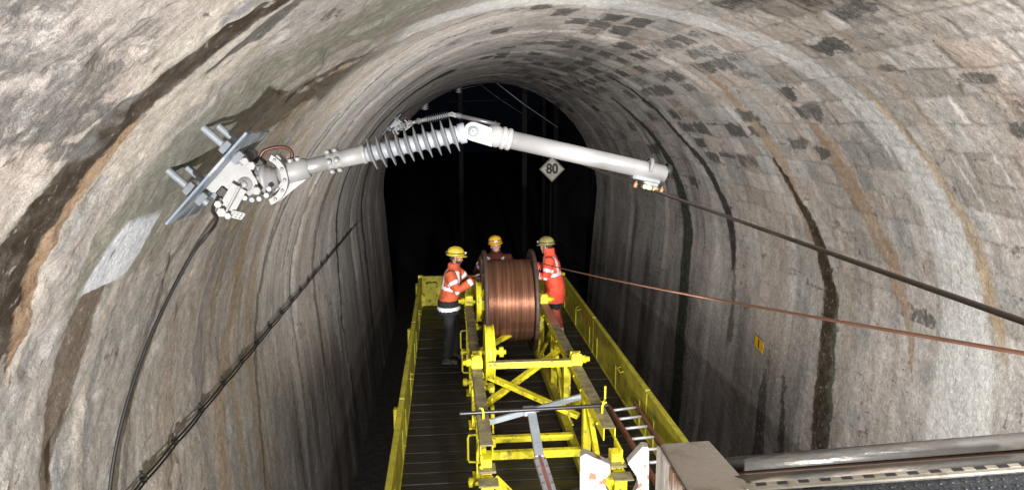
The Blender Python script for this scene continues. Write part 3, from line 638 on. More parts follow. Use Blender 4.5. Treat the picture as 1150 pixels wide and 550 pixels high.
# ------------------------------------------------------------------ flat wagon
XL,XR,YN,YF=-.55,2.34,-1.5,14.1
W=thing('flat_wagon',(.9,6.3,0),'long yellow-sided flat wagon with a dark wooden deck, filling the tunnel floor','rail wagon')
d=MB(); yy=YN
while yy<YF:
    w=.235; 
    h=random.uniform(-.006,.006)
    d.box((.9,yy+w/2,1.165+h),(XR-XL-.02,w-.014,.07),Euler((random.uniform(-.004,.004),random.uniform(-.002,.002),0)).to_matrix(),0,.008); yy+=w
put('deck',d,M['deck'],W)
d=MB()
for x in (-.25,.9,2.05): d.beam((x,YN,.98),(x,YF,.98),.16,.28)
put('underframe',d,M['dark'],W)
for y in (.5,2.3,10.2,12.0):
    p=MB(); p.tube([(.9-.78,y,-.32),(.9+.78,y,-.32)],.08,14)
    for g in (-1,1): p.lathe((.9+g*.70,y,-.32),(g,0,0),[(0,0),(0,.47),(.03,.50),(.05,.46),(.14,.455),(.14,.40),(.11,.38),(.11,0)],36)
    put('wheelset',p,M['dark'],W)
for y in (1.4,11.1):
    p=MB()
    for g in (-1,1): p.beam((.9+g*.95,y-1.3,-.1),(.9+g*.95,y+1.3,-.1),.12,.35)
    p.beam((-.05,y,.1),(1.85,y,.1),.4,.3); p.beam((.9,y,.1),(.9,y,.9),.4,.4,up=(0,1,0)); put('bogie_frame',p,M['dark'],W)
def sideboard(x,y0,y1,g):
    p=MB(); p.beam((x,y0,1.51),(x,y1,1.51),.035,.56,bev=.006)
    p.beam((x,y0,1.795),(x,y1,1.795),.06,.028,bev=.006); p.beam((x,y0,1.22),(x,y1,1.22),.06,.03,bev=.006)
    b=put('side_board',p,M['yellow_board'],W)
    for yq in (y0+.28,(y0+y1)/2,y1-.28):
        q=MB(); q.box((x-g*.022,yq,1.40),(.012,.06,.34),None,0,.003); put('hinge_strap',q,M['yellow_board'],b)
    q=MB(); q.tube([(x-g*.03,(y0+y1)/2-.5,1.66),(x-g*.075,(y0+y1)/2-.5,1.64),(x-g*.075,(y0+y1)/2-.32,1.64),(x-g*.03,(y0+y1)/2-.32,1.66)],.008,6)
    put('tie_loop',q,M['yellow_board'],b)
for x,g in ((XL,-1),(XR,1)):
    y=YN
    for L_ in (3.1,3.1,3.1,3.1,3.1):
        sideboard(x,y+.02,min(y+L_-.02,YF),g*-1 if False else g); y+=L_
    for k in range(6):
        q=MB(); yq=min(YN+k*3.1,YF); q.beam((x+g*.06,yq,1.05),(x+g*.06,yq,1.70),.07,.08); 
        q.lathe((x+g*.06,yq,1.70),(0,0,1),[(0,.02),(.004,.0)],8)
        put('stanchion',q,M['yellow'],W)
e=MB(); e.beam((XL,YF+.05,1.50),(XR,YF+.05,1.50),.04,.60); e.beam((XL,YF+.05,1.80),(XR,YF+.05,1.80),.07,.03)
eb=put('end_board',e,M['yellow'],W)
for x in (-.32,2.1):
    e=MB(); e.tube([(x-.1,YF+.02,1.66),(x-.12,YF-.02,1.69),(x+.08,YF-.02,1.70),(x+.1,YF+.02,1.66)],.010,8)
    put('handle',e,M['dark'],eb)
for x in (XL,XR):
    e=MB(); e.beam((x,YF+.02,1.05),(x,YF+.02,1.84),.09,.09); put('corner_post',e,M['yellow'],W)
# ------------------------------------------------------------------ drum stand
S_=thing('drum_stand',(.88,8.4,1.2),'tall yellow steel trestle frame on the wagon, carrying the copper drum','drum stand')
XA,XB,ZT=.31,1.45,2.2
def chan(x,y0,y1,z,mi_top,g,name='top_beam'):
    p=MB(); p.box((x,(y0+y1)/2,z-.006),(.115,y1-y0,.012),None,1,.003)
    for o in (-.052,.052): p.box((x+o,(y0+y1)/2,z-.070),(.010,y1-y0,.114),None,0,.003)
    k=y0+.25
    while k<y1-.2:
        for o in (-.061,.061): p.lathe((x+o*.97,k,z-.07),(1 if o>0 else -1,0,0),[(0,.013),(.012,.013),(.013,.008),(.013,0)],6)
        k+=.42
    return put(name,p,[M['yellow'],mi_top],S_)
chan(XA,5.75,11.0,ZT,M['yellow_top'],-1)
chan(XB,6.0,9.3,ZT,M['yellow_top'],1); chan(XB,9.305,11.2,ZT,M['red_worn'],1)
for x in (XA,XB):
    p=MB(); p.beam((x+(-.04 if x>1 else .04),5.3,1.28),(x+(-.04 if x>1 else .04),11.3,1.28),.09,.12); put('bottom_chord',p,M['yellow_board'],S_)
    g=1 if x>1 else -1
    for y,wd in ((5.78,.13),(7.05,.10),(8.35,.15),(9.4,.11),(10.75,.13)):
        p=MB(); p.beam((x,y,1.22),(x,y,2.08),.085,wd,up=(0,1,0)); 
        p.box((x+g*.047,y,1.98),(.012,wd+.06,.16),None,0,.003)
        for a in (-1,1):
            for zz in (1.94,2.02): p.lathe((x+g*.053,y+a*(wd/2+.008),zz),(g,0,0),[(0,.012),(.011,.012),(.012,0)],6)
        p.box((x,y,1.215),(.16,wd+.1,.02),None,0,.003)
        put('post',p,M['yellow'],S_)
    p=MB(); 
    for (y0,z0,y1,z1) in ((5.9,1.34,7.0,2.05),(8.3,1.34,7.15,2.05),(8.45,1.34,9.35,2.05),(10.65,1.34,9.5,2.05)):
        p.beam((x-g*.012,y0,z0),(x-g*.012,y1,z1),.05,.09,up=(0,0,1))
    put('diagonal',p,M['yellow'],S_)
# stepped near ends and A-shaped front brace
for x in (XA,XB):
    g=1 if x>1 else -1
    p=MB(); p.box((x,5.72,2.0),(.15,.16,.02),None,1,.003); p.box((x+g*.005,5.60,1.66),(.11,.10,.62),None,0,.006); p.box((x+g*.045,5.84,1.95),(.02,.26,.34),None,0,.004)
    p.box((x,5.50,1.985),(.17,.14,.014),None,1,.003)
    for a in (-.03,.03): p.lathe((x+a,5.74,2.01),(0,0,1),[(0,.014),(.012,.014),(.013,0)],6)
    put('end_plate',p,[M['yellow'],M['yellow_top']],S_)
for (a,b_) in (((.36,5.66,1.93),(.92,5.30,1.48)),((1.40,5.66,1.93),(.95,5.26,1.46))):
    p=MB(); p.beam(a,b_,.10,.05); put('front_brace',p,M['yellow'],S_)
for (y,z,h) in ((7.62,1.36,.07),(7.15,1.40,.085)):
    p=MB(); p.beam((XA+.04,y,z),(XB-.04,y,z),.07,h); put('lower_cross_bar',p,M['yellow'],S_)
for (a,b_) in (((.36,8.0,2.02),(1.42,7.35,1.72)),((1.42,8.6,2.08),(.37,7.75,1.70)),((.36,9.6,1.7),(1.42,10.4,2.0))):
    p=MB(); p.beam(a,b_,.085,.05); put('cross_brace',p,M['yellow'],S_)
# upper cross bar with clamps
p=MB(); p.beam((.42,7.72,2.215),(XB,7.72,2.215),.085,.075); p.box((.93,7.70,2.256),(.95,.05,.008),None,1)
put('upper_cross_bar',p,[M['yellow'],M['yellow_top']],S_)
def block(x,y,z,g):
    p=MB(); p.box((x,y,z+.045),(.13,.15,.11),None,0,.012); p.box((x,y,z+.11),(.09,.10,.05),None,0,.012)
    for a in (-.045,.045):
        for c_ in (-.05,.05): p.lathe((x+a,y+c_,z+.098),(0,0,1),[(0,.014),(.03,.014),(.031,0)],6)
    p.lathe((x+g*.065,y,z+.05),(g,0,0),[(0,.045),(.05,.045),(.055,.03),(.09,.03),(.092,0)],14)
    put('pillow_block',p,M['yellow'],S_)
for (x,y,g) in ((XA,7.72,-1),(XB,7.72,1),(XA,10.45,-1),(XB,10.45,1)): block(x,y,ZT,g)
def brake(y,r):
    x=.47; p=MB()
    p.lathe((x-.055,y,ZT+.05),(1,0,0),[(0,0),(0,r-.05),(.0,r),(.018,r),(.02,r-.018),(.09,r-.018),(.092,r),(.11,r),(.11,r-.05),(.085,r-.06),(.085,.06),(.14,.055),(.14,0)],48)
    w=put('brake_wheel',p,M['yellow'],S_)
    p=MB(); p.tube([(x-.05,y+.02,ZT-r+.02),(x-.02,y-.05,ZT-r-.05)],.02,8); p.box((x,y-.02,ZT-r-.03),(.12,.14,.05),None,0,.01); put('brake_shoe',p,M['yellow'],w)
    p=MB(); p.tube([(x-.2,y,ZT+.05),(x+.20,y,ZT+.05)],.028,12); p.lathe((x+.12,y,ZT+.05),(1,0,0),[(0,0),(0,.065),(.05,.065),(.05,0)],8); put('spindle',p,M['yellow'],w)
brake(8.05,.335); brake(10.40,.315)
# turnbuckle, hooks and outer handles
p=MB(); p.tube([(.47,7.55,1.93),(.47,7.35,1.55)],.011,8); p.tube([(.47,7.49,1.83),(.47,7.42,1.68)],.024,8); p.box((.47,7.30,1.47),(.05,.05,.10),None,0,.01); p.box((.47,7.58,1.97),(.06,.06,.07),None,0,.01); put('turnbuckle',p,M['yellow'],S_)
for (y,z) in ((8.6,2.08),(6.35,2.02),(5.5,1.85),(9.6,2.05)):
    x=XA-.06; p=MB(); p.tube([(x,y,z),(x-.075,y,z-.005),(x-.085,y-.01,z-.03),(x-.085,y-.02,z-.24),(x-.075,y-.02,z-.265),(x,y-.02,z-.27)],.011,8); put('handle',p,M['yellow'],S_)
for (x,y,g) in ((XB+.075,6.75,1),(XB-.0,6.32,1),(XA,6.30,-1)):
    p=MB(); p.tube([(x,y,2.17),(x,y,2.27),(x+g*.01,y,2.30),(x+g*.04,y,2.31)] if x<1.5 else [(x-.03,y,2.14),(x+.03,y,2.13),(x+.05,y,2.16),(x+.05,y,2.30)],.011,8); put('hook',p,M['yellow'],S_)
for (y,z) in ((5.95,1.75),(7.9,1.95),(9.1,1.9)):
    p=MB(); p.lathe((XA-.05,y,z),(-1,0,0),[(0,.03),(.05,.03),(.06,.045),(.10,.045),(.11,0)],10); put('knob',p,M['yellow'],S_)
# ------------------------------------------------------------------ cable drum
DY,DZ=10.42,2.25
D=thing('cable_drum',(.96,DY,1.45),'big drum wound with shiny copper wire between dark brown flanges, on the yellow stand','cable drum')
for x,w in ((.545,.055),(1.262,.055)):
    p=MB(); p.lathe((x-w/2,DY,DZ),(1,0,0),[(0,0),(0,.13),(.012,.16),(.010,.66),(0,.68),(0,.765),(.006,.775),(w-.006,.775),(w,.765),(w,.68),(w-.010,.66),(w-.012,.0)],72)
    for k in range(12):
        a=2*PI*k/12+.2; c=Vector((x+(-w/2 if x<1 else w/2),DY+math.cos(a)*.42,DZ+math.sin(a)*.42)); p.beam(c-Vector((0,math.cos(a),math.sin(a)))*.28,c+Vector((0,math.cos(a),math.sin(a)))*.26,.02,.05,up=(1,0,0))
    put('flange',p,M['flange'],D)
prof=[];x0,x1=.574,1.236; nt_=52; rr=.62
prof.append((0,.3))
for k in range(nt_):
    c_=random.uniform(-.0035,.0035)
    for j,(f,h) in enumerate(((.08,-.0045),(.3,.000),(.5,.0022),(.7,.000),(.92,-.0045))):
        prof.append(((k+f)/nt_*(x1-x0),rr+h+c_))
prof.append((x1-x0,.3))
p=MB(); p.lathe((x0,DY,DZ),(1,0,0),prof,128)
def coppermat():
    m,nt,b=newmat('wound_copper_wire'); N,L=nt.nodes,nt.links
    tc=N.new('ShaderNodeTexCoord'); mp=N.new('ShaderNodeMapping'); mp.inputs['Scale'].default_value=(70,1.2,1.2); L.new(tc.outputs['Object'],mp.inputs[0])
    n=N.new('ShaderNodeTexNoise'); n.inputs['Scale'].default_value=1; n.inputs['Detail'].default_value=4; L.new(mp.outputs[0],n.inputs['Vector'])
    cr=N.new('ShaderNodeValToRGB'); cr.color_ramp.elements[0].position=.3; cr.color_ramp.elements[0].color=(.14,.062,.038,1); cr.color_ramp.elements[1].position=.68; cr.color_ramp.elements[1].color=(.40,.21,.135,1)
    L.new(n.outputs[0],cr.inputs[0]); L.new(cr.outputs[0],b.inputs['Base Color'])
    b.inputs['Metallic'].default_value=.75; b.inputs['Roughness'].default_value=.36; b.inputs['Anisotropic'].default_value=.3
    return m
put('wire_winding',p,coppermat(),D)
p=MB(); p.tube([(.30,DY,DZ),(1.47,DY,DZ)],.04,16); put('axle',p,M['dark'],D)
# ------------------------------------------------------------------ loose things on the stand and wagon
p=MB(); a=Vector((.085,6.33,2.245)); b_=Vector((1.53,6.40,2.245)); n=150
pts=[a.lerp(b_,k/n) for k in range(n+1)]; p.tube(pts,[.017+(.004 if k%2 else 0) for k in range(n+1)],10)
o=put('ribbed_bar',p,M['rebar']); tag(o,'black ribbed steel bar lying across the top of the yellow stand','steel bar')
T=thing('t_shaped_bar',(.9,7.5,1.2),'grey metal T-shaped tow bar leaning inside the yellow stand','tow bar')
p=MB(); a=atz(538,477,2.05); b_=atz(652,445,2.17); p.beam(a,b_,.035,.055); p.beam(a+Vector((0,.04,-.02)),b_+Vector((0,.04,-.02)),.03,.03)
p.box(tuple(a.lerp(b_,.48)),(.12,.12,.07),None,0,.01); put('cross_arm',p,M['galv'],T)
s0=a.lerp(b_,.50); s1=atz(606,514,1.93); s2=atz(620,560,1.86)
p=MB(); p.beam(s0,s1,.085,.05); put('stem',p,M['galv'],T)
p=MB(); p.beam(s1,s2,.11,.04); put('sleeve',p,M['galv'],T)
p=MB(); p.beam(s1+Vector((0,0,.024)),s2+Vector((0,0,.024)),.03,.012); 
for k in range(5):
    c_=s1.lerp(s2,.1+.2*k); 
    for g in (-.04,.04): p.lathe(c_+Vector((g,0,.02)),(0,0,1),[(0,.01),(.012,.01),(.013,0)],6)
put('red_stripe',p,M['ladder_red'],T)
La=thing('ladder',(2.25,7.4,1.2),'short ladder with rusty red stiles and pale rungs lying beside the yellow stand','ladder')
l0,l1=atz(684,457,1.60),atz(750,562,1.85); r0,r1=atz(713,453,1.60),atz(781,562,1.85)
for a,b_ in ((l0,l1),(r0,r1)):
    p=MB(); p.beam(a,b_,.036,.06); put('stile',p,M['ladder_red'],La)
for k in range(9):
    t=.05+k*.125
    if t>1: break
    p=MB(); p.tube([l0.lerp(l1,t),r0.lerp(r1,t)],.016,10); put('rung',p,M['rung'],La)
# feed wire from the drum
a=atz(0,0,2) ; 
def catline(a,b,sag,n=40): return [Vector(a).lerp(Vector(b),k/n)-Vector((0,0,sag*4*(k/n)*(1-k/n))) for k in range(n+1)]
p0=Vector((1.17,10.5,2.25+.625)); p1=at(1148,385,1.6); p2=p1+(p1-p0)*.18
pts=catline(p0,p2,.05); p=MB(); p.tube(pts,.0062,10); o=put('copper_wire',p,M['cwire']); tag(o,'thin copper wire running taut from the drum out to the lower right','wire')

# ------------------------------------------------------------------ swivelling catenary bracket on the left haunch
BY=3.4
def P_(a,b,y=BY): return at(a,b,y)
c0=at(187,253,3.2); c1=at(278,150,3.2); tn=(c1-c0).normalized(); nrm=Vector((tn.z,0,-tn.x))     # into the room
ctr=(c0+c1)/2+Vector((0,.2,0))
B=thing('overhead_bracket',tuple(ctr-nrm*.16),'nearest large silver overhead line bracket with ribbed grey insulator, bolted to the left tunnel wall','line bracket','overhead line brackets on the left wall')
Rb=Matrix((Vector((0,1,0)),tn,nrm)).transposed()
p=MB(); Lp=(c1-c0).length; p.box(ctr-nrm*.006,(.40,Lp,.014),Rb,0,.003); put('base_plate',p,M['plate'],B)
def hexnut(p,c,ax,r,h,mi=0): p.lathe(c,ax,[(0,0),(0,r*.92),(h*.12,r),(h*.88,r),(h,r*.92),(h,0)],6,mi,False)
for u,v in ((-.20,-.10),(.26,-.10),(-.20,.13),(.26,.13)):
    u=u*Lp; c=ctr+tn*u+Vector((0,v,0))
    p=MB(); ln=.30
    pts=[];rs=[]; 
    for k in range(60):
        pts.append(c+nrm*(-.24+k*(.24+.055)/59)); rs.append(.0165+(.0015 if k%2 else 0))
    p.tube(pts,rs,12); rod=put('anchor_rod',p,M['galv'],B)
    p=MB(); hexnut(p,c-nrm*.062,nrm,.034,.034); p.lathe(c-nrm*.026,nrm,[(0,0),(0,.042),(.008,.042),(.008,0)],20); hexnut(p,c+nrm*.006,nrm,.034,.03); 
    put('nut',p,M['galv'],rod)
# hinge: two cheeks, barrel and pin
Yv=Vector((0,1,0)); piv=P_(281,205); 
e1=(piv-(ctr+tn*((piv-ctr).dot(tn)))).normalized()
def cheek(y0,th):
    q0=ctr+tn*((piv-ctr).dot(tn)); poly=[]
    poly.append(q0+tn*.10+nrm*.0); poly.append(q0+tn*.10+nrm*.03); 
    ce=piv; d=nrm
    for k in range(13):
        a=PI/2-PI*k/12; poly.append(ce+tn*(.055*math.sin(a))+nrm*(.055*math.cos(a)))
    poly.append(q0-tn*.13+nrm*.03); poly.append(q0-tn*.13)
    p=MB(); poly=[Vector((v.x,y0,v.z)) for v in poly]; p.prism(poly,(0,th,0)); return p
for y0 in (BY-.085,BY+.065):
    o=put('cheek',cheek(y0,.018),M['alu'],B); bv=o.modifiers.new('b','BEVEL'); bv.width=.003; bv.segments=2; bv.limit_method='ANGLE'
p=MB(); p.lathe(piv-Yv*.10,Yv,[(0,0),(0,.024),(.012,.026),(.012,.034),(.02,.034),(.02,0)],20); p.lathe(piv-Yv*.112,Yv,[(0,0),(0,.016),(.014,.018),(.014,0)],6); p.tube([piv-Yv*.08,piv+Yv*.1],.02,14); hexnut(p,piv+Yv*.086,Yv,.026,.02); put('pin',p,M['alu'],B)
p=MB(); p.tube([piv-Yv*.064,piv+Yv*.064],.05,24)
axv=(P_(410,173)-P_(318,194)).normalized()
p.beam(piv,piv+axv*.12,.075,.075,up=(0,1,0),bev=.01)
p.beam(piv-nrm*.06-tn*.03,piv+axv*.07-tn*.03,.09,.05,bev=.01)
put('hinge_barrel',p,M['alu'],B)
# stepped swivel housing: stacked discs and toothed sector
sw=P_(300,201); p=MB(); sx=(axv+Vector((0,0,-.12))).normalized()
p.lathe(sw-sx*.05,sx,[(0,0),(0,.055),(.012,.062),(.03,.062),(.032,.074),(.052,.076),(.055,.06),(.075,.058),(.078,.05),(.10,.048),(.10,0)],36)
for k in range(8):
    a=2*PI*k/8+.2; u_,w_=frame_of(sx); hexnut(p,sw-sx*.012+(u_*math.cos(a)+w_*math.sin(a))*.066,-sx,.010,.016)
put('swivel',p,M['alu'],B)
# sector plate (curved arm beside the collar)
p=MB(); c=P_(296,200); poly=[]
for k in range(17):
    a=math.radians(62-k*8.2); poly.append(Vector((c.x+.125*math.cos(a),0,c.z+.125*math.sin(a))))
for k in range(17):
    a=math.radians(62-16*8.2+k*8.2); poly.append(Vector((c.x+.098*math.cos(a),0,c.z+.098*math.sin(a))))
for y0 in (BY-.075,BY+.045):
    p.prism([Vector((v.x,y0,v.z)) for v in poly],(0,.03,0))
for k in range(5):
    a=math.radians(50-k*26); p.lathe((c.x+.112*math.cos(a),BY-.076,c.z+.112*math.sin(a)),(0,-1,0),[(0,.008),(.008,.008),(.008,0)],8)
put('sector_plate',p,M['alu'],B)
# collar, gusset and first tube
p=MB(); a=P_(318,195); b_=P_(347,187.5); L_=(b_-a).length
p.lathe(a,axv,[(-.02,0),(-.02,.040),(0,.052),(L_*.9,.050),(L_*.93,.044),(L_,.044),(L_,.036)],28)
for dx in (.04,.075):
    hexnut(p,a+axv*dx+Vector((0,-.02,.046)),Vector((0,-.3,1)),.013,.016)
collar=put('collar',p,M['alu'],B)
p=MB(); 
p.prism([Vector((v.x,BY-.012,v.z)) for v in (P_(319,200),P_(350,197),P_(316,224),P_(306,219))],(0,.012,0)); put('gusset',p,M['alu'],collar)
p=MB(); p.tube([a,P_(380,179)],.036,28); put('inner_tube',p,M['tube'],B)
a=P_(368,182); b_=P_(411,173); L_=(b_-a).length; p=MB()
p.lathe(a,axv,[(0,.036),(0,.043),(.024,.044),(.026,.040),(.034,.040),(.036,.044),(.062,.044),(.066,.040),(L_-.02,.043),(L_-.016,.047),(L_,.047),(L_,0)],28)
cl=put('clamp_collar',p,M['alu'],B)
for dx in (.014,.049):
    p=MB(); u_=Vector((0,-1,0)); w_=axv.cross(u_)
    for g in (-1,1):
        c=a+axv*dx+w_*(.046*g)*-1; 
        p.box(c,(.022,.05,.022),None,0,.004); p.lathe(c+u_*.022,u_,[(0,.011),(.016,.011),(.022,.006),(.022,0)],10)
    c=a+axv*dx-Vector((0,.044,0)); p.lathe(c,Vector((0,-1,-.1)),[(0,.014),(.012,.014),(.02,.009),(.02,0)],10)
    put('bolt',p,M['alu'],cl)
# insulator: core and ten thin sheds
a=P_(410,173.5); b_=P_(523,149); d_=(b_-a); L_=d_.length; iv=d_.normalized()
p=MB(); pr=[(0,.036)]
for k in range(10):
    t=.035+k*.0437; pr+= [(t-.016,.037),(t-.010,.041),(t+.010,.041),(t+.016,.037)]
pr+= [(L_-.035,.037),(L_-.032,.047),(L_-.004,.048),(L_,.044),(L_,0)]
p.lathe(a,iv,pr,28); ins=put('insulator',p,M['core'],B)
for k in range(10):
    t=.033+k*.0437; p=MB(); iv2=(iv+Vector((0,0,.10))).normalized()
    p.lathe(a+iv*t,iv2,[(-.016,.038),(-.008,.045),(-.001,.080),(.001,.081),(.003,.080),(.005,.045),(.010,.038)],40); put('shed',p,M['shed'],ins)
# elbow
ov=(P_(752,193)-P_(556,149)).normalized(); el=P_(531,147.5)
p=MB(); p.tube([b_-iv*.005,b_+iv*.03],[.036,.030],20)
p.prism([Vector((v.x,BY-.014,v.z)) for v in (b_+iv*.0+Vector((0,0,.028)),el+Vector((0,0,.034)),el+Vector((.03,0,0)),el+Vector((0,0,-.034)),b_+Vector((0,0,-.028)))],(0,.028,0))
put('tongue',p,M['alu'],B)
p=MB()
for y0 in (BY-.042,BY+.018):
    poly=[el+ov*.09+Vector((0,0,.036)),]
    for k in range(11):
        t=PI/2+PI*k/10; poly.append(el+ov*.0+(ov*math.cos(t)+Vector((-ov.z,0,ov.x))*math.sin(t))*.044)
    poly.append(el+ov*.09+Vector((0,0,-.052)))
    p.prism([Vector((v.x,y0,v.z)) for v in poly],(0,.024,0))
p.lathe(el+ov*.07,ov,[(0,0),(0,.042),(.03,.050),(.055,.051),(.057,.046),(.066,.046),(.068,.053),(.085,.054),(.087,.047),(.094,.047),(.096,.052),(.112,.052),(.118,.044)],32)
kn=put('elbow_joint',p,M['alu'],B); bv=kn.modifiers.new('b','BEVEL'); bv.width=.003; bv.limit_method='ANGLE'
p=MB(); p.lathe(el-Yv*.042,-Yv,[(0,.024),(.004,.026),(.008,.024),(.008,0)],20); hexnut(p,el-Yv*.05,-Yv,.016,.012); p.lathe(el-Yv*.062,-Yv,[(0,.007),(.008,.007),(.008,0)],8); put('bolt',p,M['galv'],kn)
# outer arm
t0=el+ov*.16; t1=P_(748,192); p=MB(); p.lathe(t0,ov,[(0,.03),(0,.0425),((t1-t0).length-.003,.0415),((t1-t0).length,.038)],36); put('outer_tube',p,M['tube'],B)
p=MB(); p.lathe(t1-ov*.004,ov,[(0,.037),(.012,.036),(.024,.033),(.024,.02),(.032,.014),(.032,0)],24); put('end_cap',p,M['black'],B)
cp=P_(729,187.8); p=MB(); p.lathe(cp-ov*.009,ov,[(0,.042),(0,.047),(.018,.047),(.018,.042)],32)
dn=Vector((ov.z,0,-ov.x))
p.box(cp+dn*.058+ov*.0,(.13,.06,.022),Matrix((ov,Yv,dn)).transposed(),0,.005)
p.box(cp+dn*.074+ov*.025,(.075,.045,.026),Matrix((ov,Yv,dn)).transposed(),0,.006); p.box(cp+dn*.05-ov*.06,(.025,.05,.04),Matrix((ov,Yv,dn)).transposed(),0,.005)
wc=put('wire_clamp',p,M['shed'],B)
p=MB(); c=cp+dn*.088+ov*.012
p.box(c+dn*.008,(.05,.035,.022),Matrix((ov,Yv,dn)).transposed(),0,.005); hexnut(p,c+dn*.006+ov*.03,ov,.014,.016); p.lathe(c+dn*.006+ov*.046,ov,[(0,.011),(.014,.004),(.014,0)],10); hexnut(p,c+dn*.006-Yv*.018,-Yv,.013,.014); hexnut(p,c+dn*.006-Yv*.018-ov*.02,-Yv,.011,.02)
put('brass_bolt',p,M['brass'],wc)
p=MB(); c=cp+dn*.098; 
for g in (-.045,.088): p.lathe(c+ov*g-Yv*.0,(Vector((.25,0,1))),[(-.012,.007),(-.012,.010),(.010,.010),(.012,.006),(.02,.006),(.02,0)],8)
put('copper_bolt',p,M['bronze'],wc)
# earthing loop, strap and small fittings near the plate
p=MB(); lp=[P_(291,178),P_(296,170),P_(305,166.5),P_(316,165),P_(324,167),P_(328,173),P_(327,181)]
def smooth_path(pts,n=6):
    pts=[Vector(x) for x in pts]; out=[]
    for i in range(len(pts)-1):
        a=pts[max(i-1,0)];b=pts[i];c=pts[i+1];d=pts[min(i+2,len(pts)-1)]
        for k in range(n):
            t=k/n; out.append(.5*((2*b)+(c-a)*t+(2*a-5*b+4*c-d)*t*t+(3*b-a-3*c+d)*t**3))
    out.append(pts[-1]); return out
p.tube(smooth_path(lp),.0085,10); put('cable_loop',p,M['heatred'],B)
p=MB(); p.box(P_(291,183),(.06,.05,.045),Rb,0,.006); put('terminal_block',p,M['black'],B)
p=MB(); p.box(P_(253,217,3.33),(.05,.05,.06),Rb,0,.006); put('rubber_block',p,M['black'],B)
s0,s1=P_(272,208,3.3),P_(255,240,3.3); p=MB(); p.beam(s0,s1,.008,.075,up=(0,1,0),bev=.002)
p=MB(); dd=(s1-s0).normalized(); Rs=Matrix((dd,Yv,dd.cross(Yv))).transposed()
p.box((s0+s1)/2,((s1-s0).length,.09,.010),Rs,0,.003); 
p.prism([Vector((v.x,3.28,v.z)) for v in (P_(262,205,3.3),P_(278,214,3.3),P_(262,243,3.3),P_(246,233,3.3))],(0,.012,0))
hexnut(p,P_(250,238,3.27),-Yv,.022,.022); hexnut(p,P_(246,229,3.27),-Yv,.018,.02); hexnut(p,P_(257,242,3.27),-Yv,.016,.02)
put('strap',p,M['alu'],B)
for (x,y) in ((276,222),(284,224),(292,223),(300,219),(303,212)):
    p=MB(); hexnut(p,P_(x,y,3.31),-Yv,.013,.018); put('small_bolt',p,M['galv'],B)
# perforated tag as a grid of bars round real holes
p=MB(); o0=P_(262,237,3.27); ux=(P_(275,240,3.27)-o0); uy=(P_(258,243,3.27)-o0)
for i in range(4): p.beam(o0+ux*(i/3),o0+ux*(i/3)+uy,.007,.006,up=(0,1,0),bev=0)
for j in range(4): p.beam(o0+uy*(j/3)+Vector((0,-.001,0)),o0+ux+uy*(j/3)+Vector((0,-.001,0)),.006,.005,up=(0,1,0),bev=0)
put('perforated_tag',p,M['alu'],B)
p=MB()
for (x,y,r) in ((283,186,.02),(276,181,.018),(289,214,.02)): hexnut(p,P_(x,y,3.30),-Yv,r,.02)
p.box(P_(270,218,3.36),(.12,.12,.03),Rb,0,.008); p.box(P_(262,200,3.38),(.10,.14,.05),Rb,0,.008)
put('base_casting',p,M['alu'],B)
B2=copy_tree(B); B2.location=B.location+Vector((0,10.9,.10)); tag(B2,'small distant silver overhead line bracket at the far end of the left tunnel wall','line bracket')
# black cable dropping from the bracket down the wall
cp_=smooth_path([P_(244,225),P_(239,236,3.55),lin(-3.33,4.35,.10),lin(-3.6,4.36,.05),lin(-4.03,4.16,.035),lin(-4.45,3.95,.03),lin(-4.84,3.79,.03),lin(-5.3,3.62,.03),lin(-6.2,3.4,.03)],10)
p=MB(); p.tube(cp_,.0100,12); o=put('hanging_cable',p,M['black']); tag(o,'loose black cable hanging from the nearest bracket down the left wall','cable')
# contact wire
p=MB(); cl_=Vector(at(735,214.5,BY)); p.tube([Vector((cl_.x,-2,cl_.z+.01)),Vector((cl_.x,1.2,cl_.z+.004)),Vector((cl_.x,BY,cl_.z)),Vector((cl_.x,9,cl_.z+.02)),Vector((cl_.x,14.3,cl_.z+.1)),Vector((cl_.x,45,cl_.z+.3))],.0066,10)
o=put('contact_wire',p,M['wiregrey']); tag(o,'dark overhead contact wire running from the bracket clamp to the right edge','wire')
# cable pair on wall clips
Wc=thing('wall_cable',tuple(lin(-4.97,11,.03)),'pair of black cables clipped low along the left tunnel wall','cable')
clips=[1.6]; 
while clips[-1]<20: clips.append(clips[-1]+.535+random.uniform(-.04,.04))
for j,dz in enumerate((0,-.032)):
    pts=[]
    for i in range(len(clips)-1):
        for k in range(5):
            t=k/5; pts.append(lin(-4.97,clips[i]+(clips[i+1]-clips[i])*t,.055)+Vector((0,0,dz-.010*4*t*(1-t)*(1+.3*math.sin(i*2.3+j)))))
    p=MB(); p.tube(pts,.0075,8); put('cable',p,M['black'],Wc)
for y in clips[1:-1]:
    p=MB(); c=lin(-4.97,y,.04)+Vector((0,0,-.016)); p.box(c,(.045,.016,.058),Euler((random.uniform(-.2,.2),0,0)).to_matrix(),0,.005); p.box(c+Vector((-.012,0,.036)),(.016,.014,.03),None,0,.003); put('clip',p,M['dark'],Wc)
# small numbered plate on the right wall
c=lin(6.0,9.29,.07); Sg=thing('number_plate',tuple(c),'small yellow plate with the number 1 on the right tunnel wall','sign')
p=MB(); p.box(c,(.006,.27,.17),Euler((.12,0,0)).to_matrix(),0,.001); put('plate',p,M['signy'],Sg)
tm=textmesh('1',.16,M['ink']); o=link('digit',tm,Sg); o.location=(-.006,0,0); o.rotation_euler=Euler((PI/2,0,-PI/2),'XYZ')
# second bolts scattered in the lining

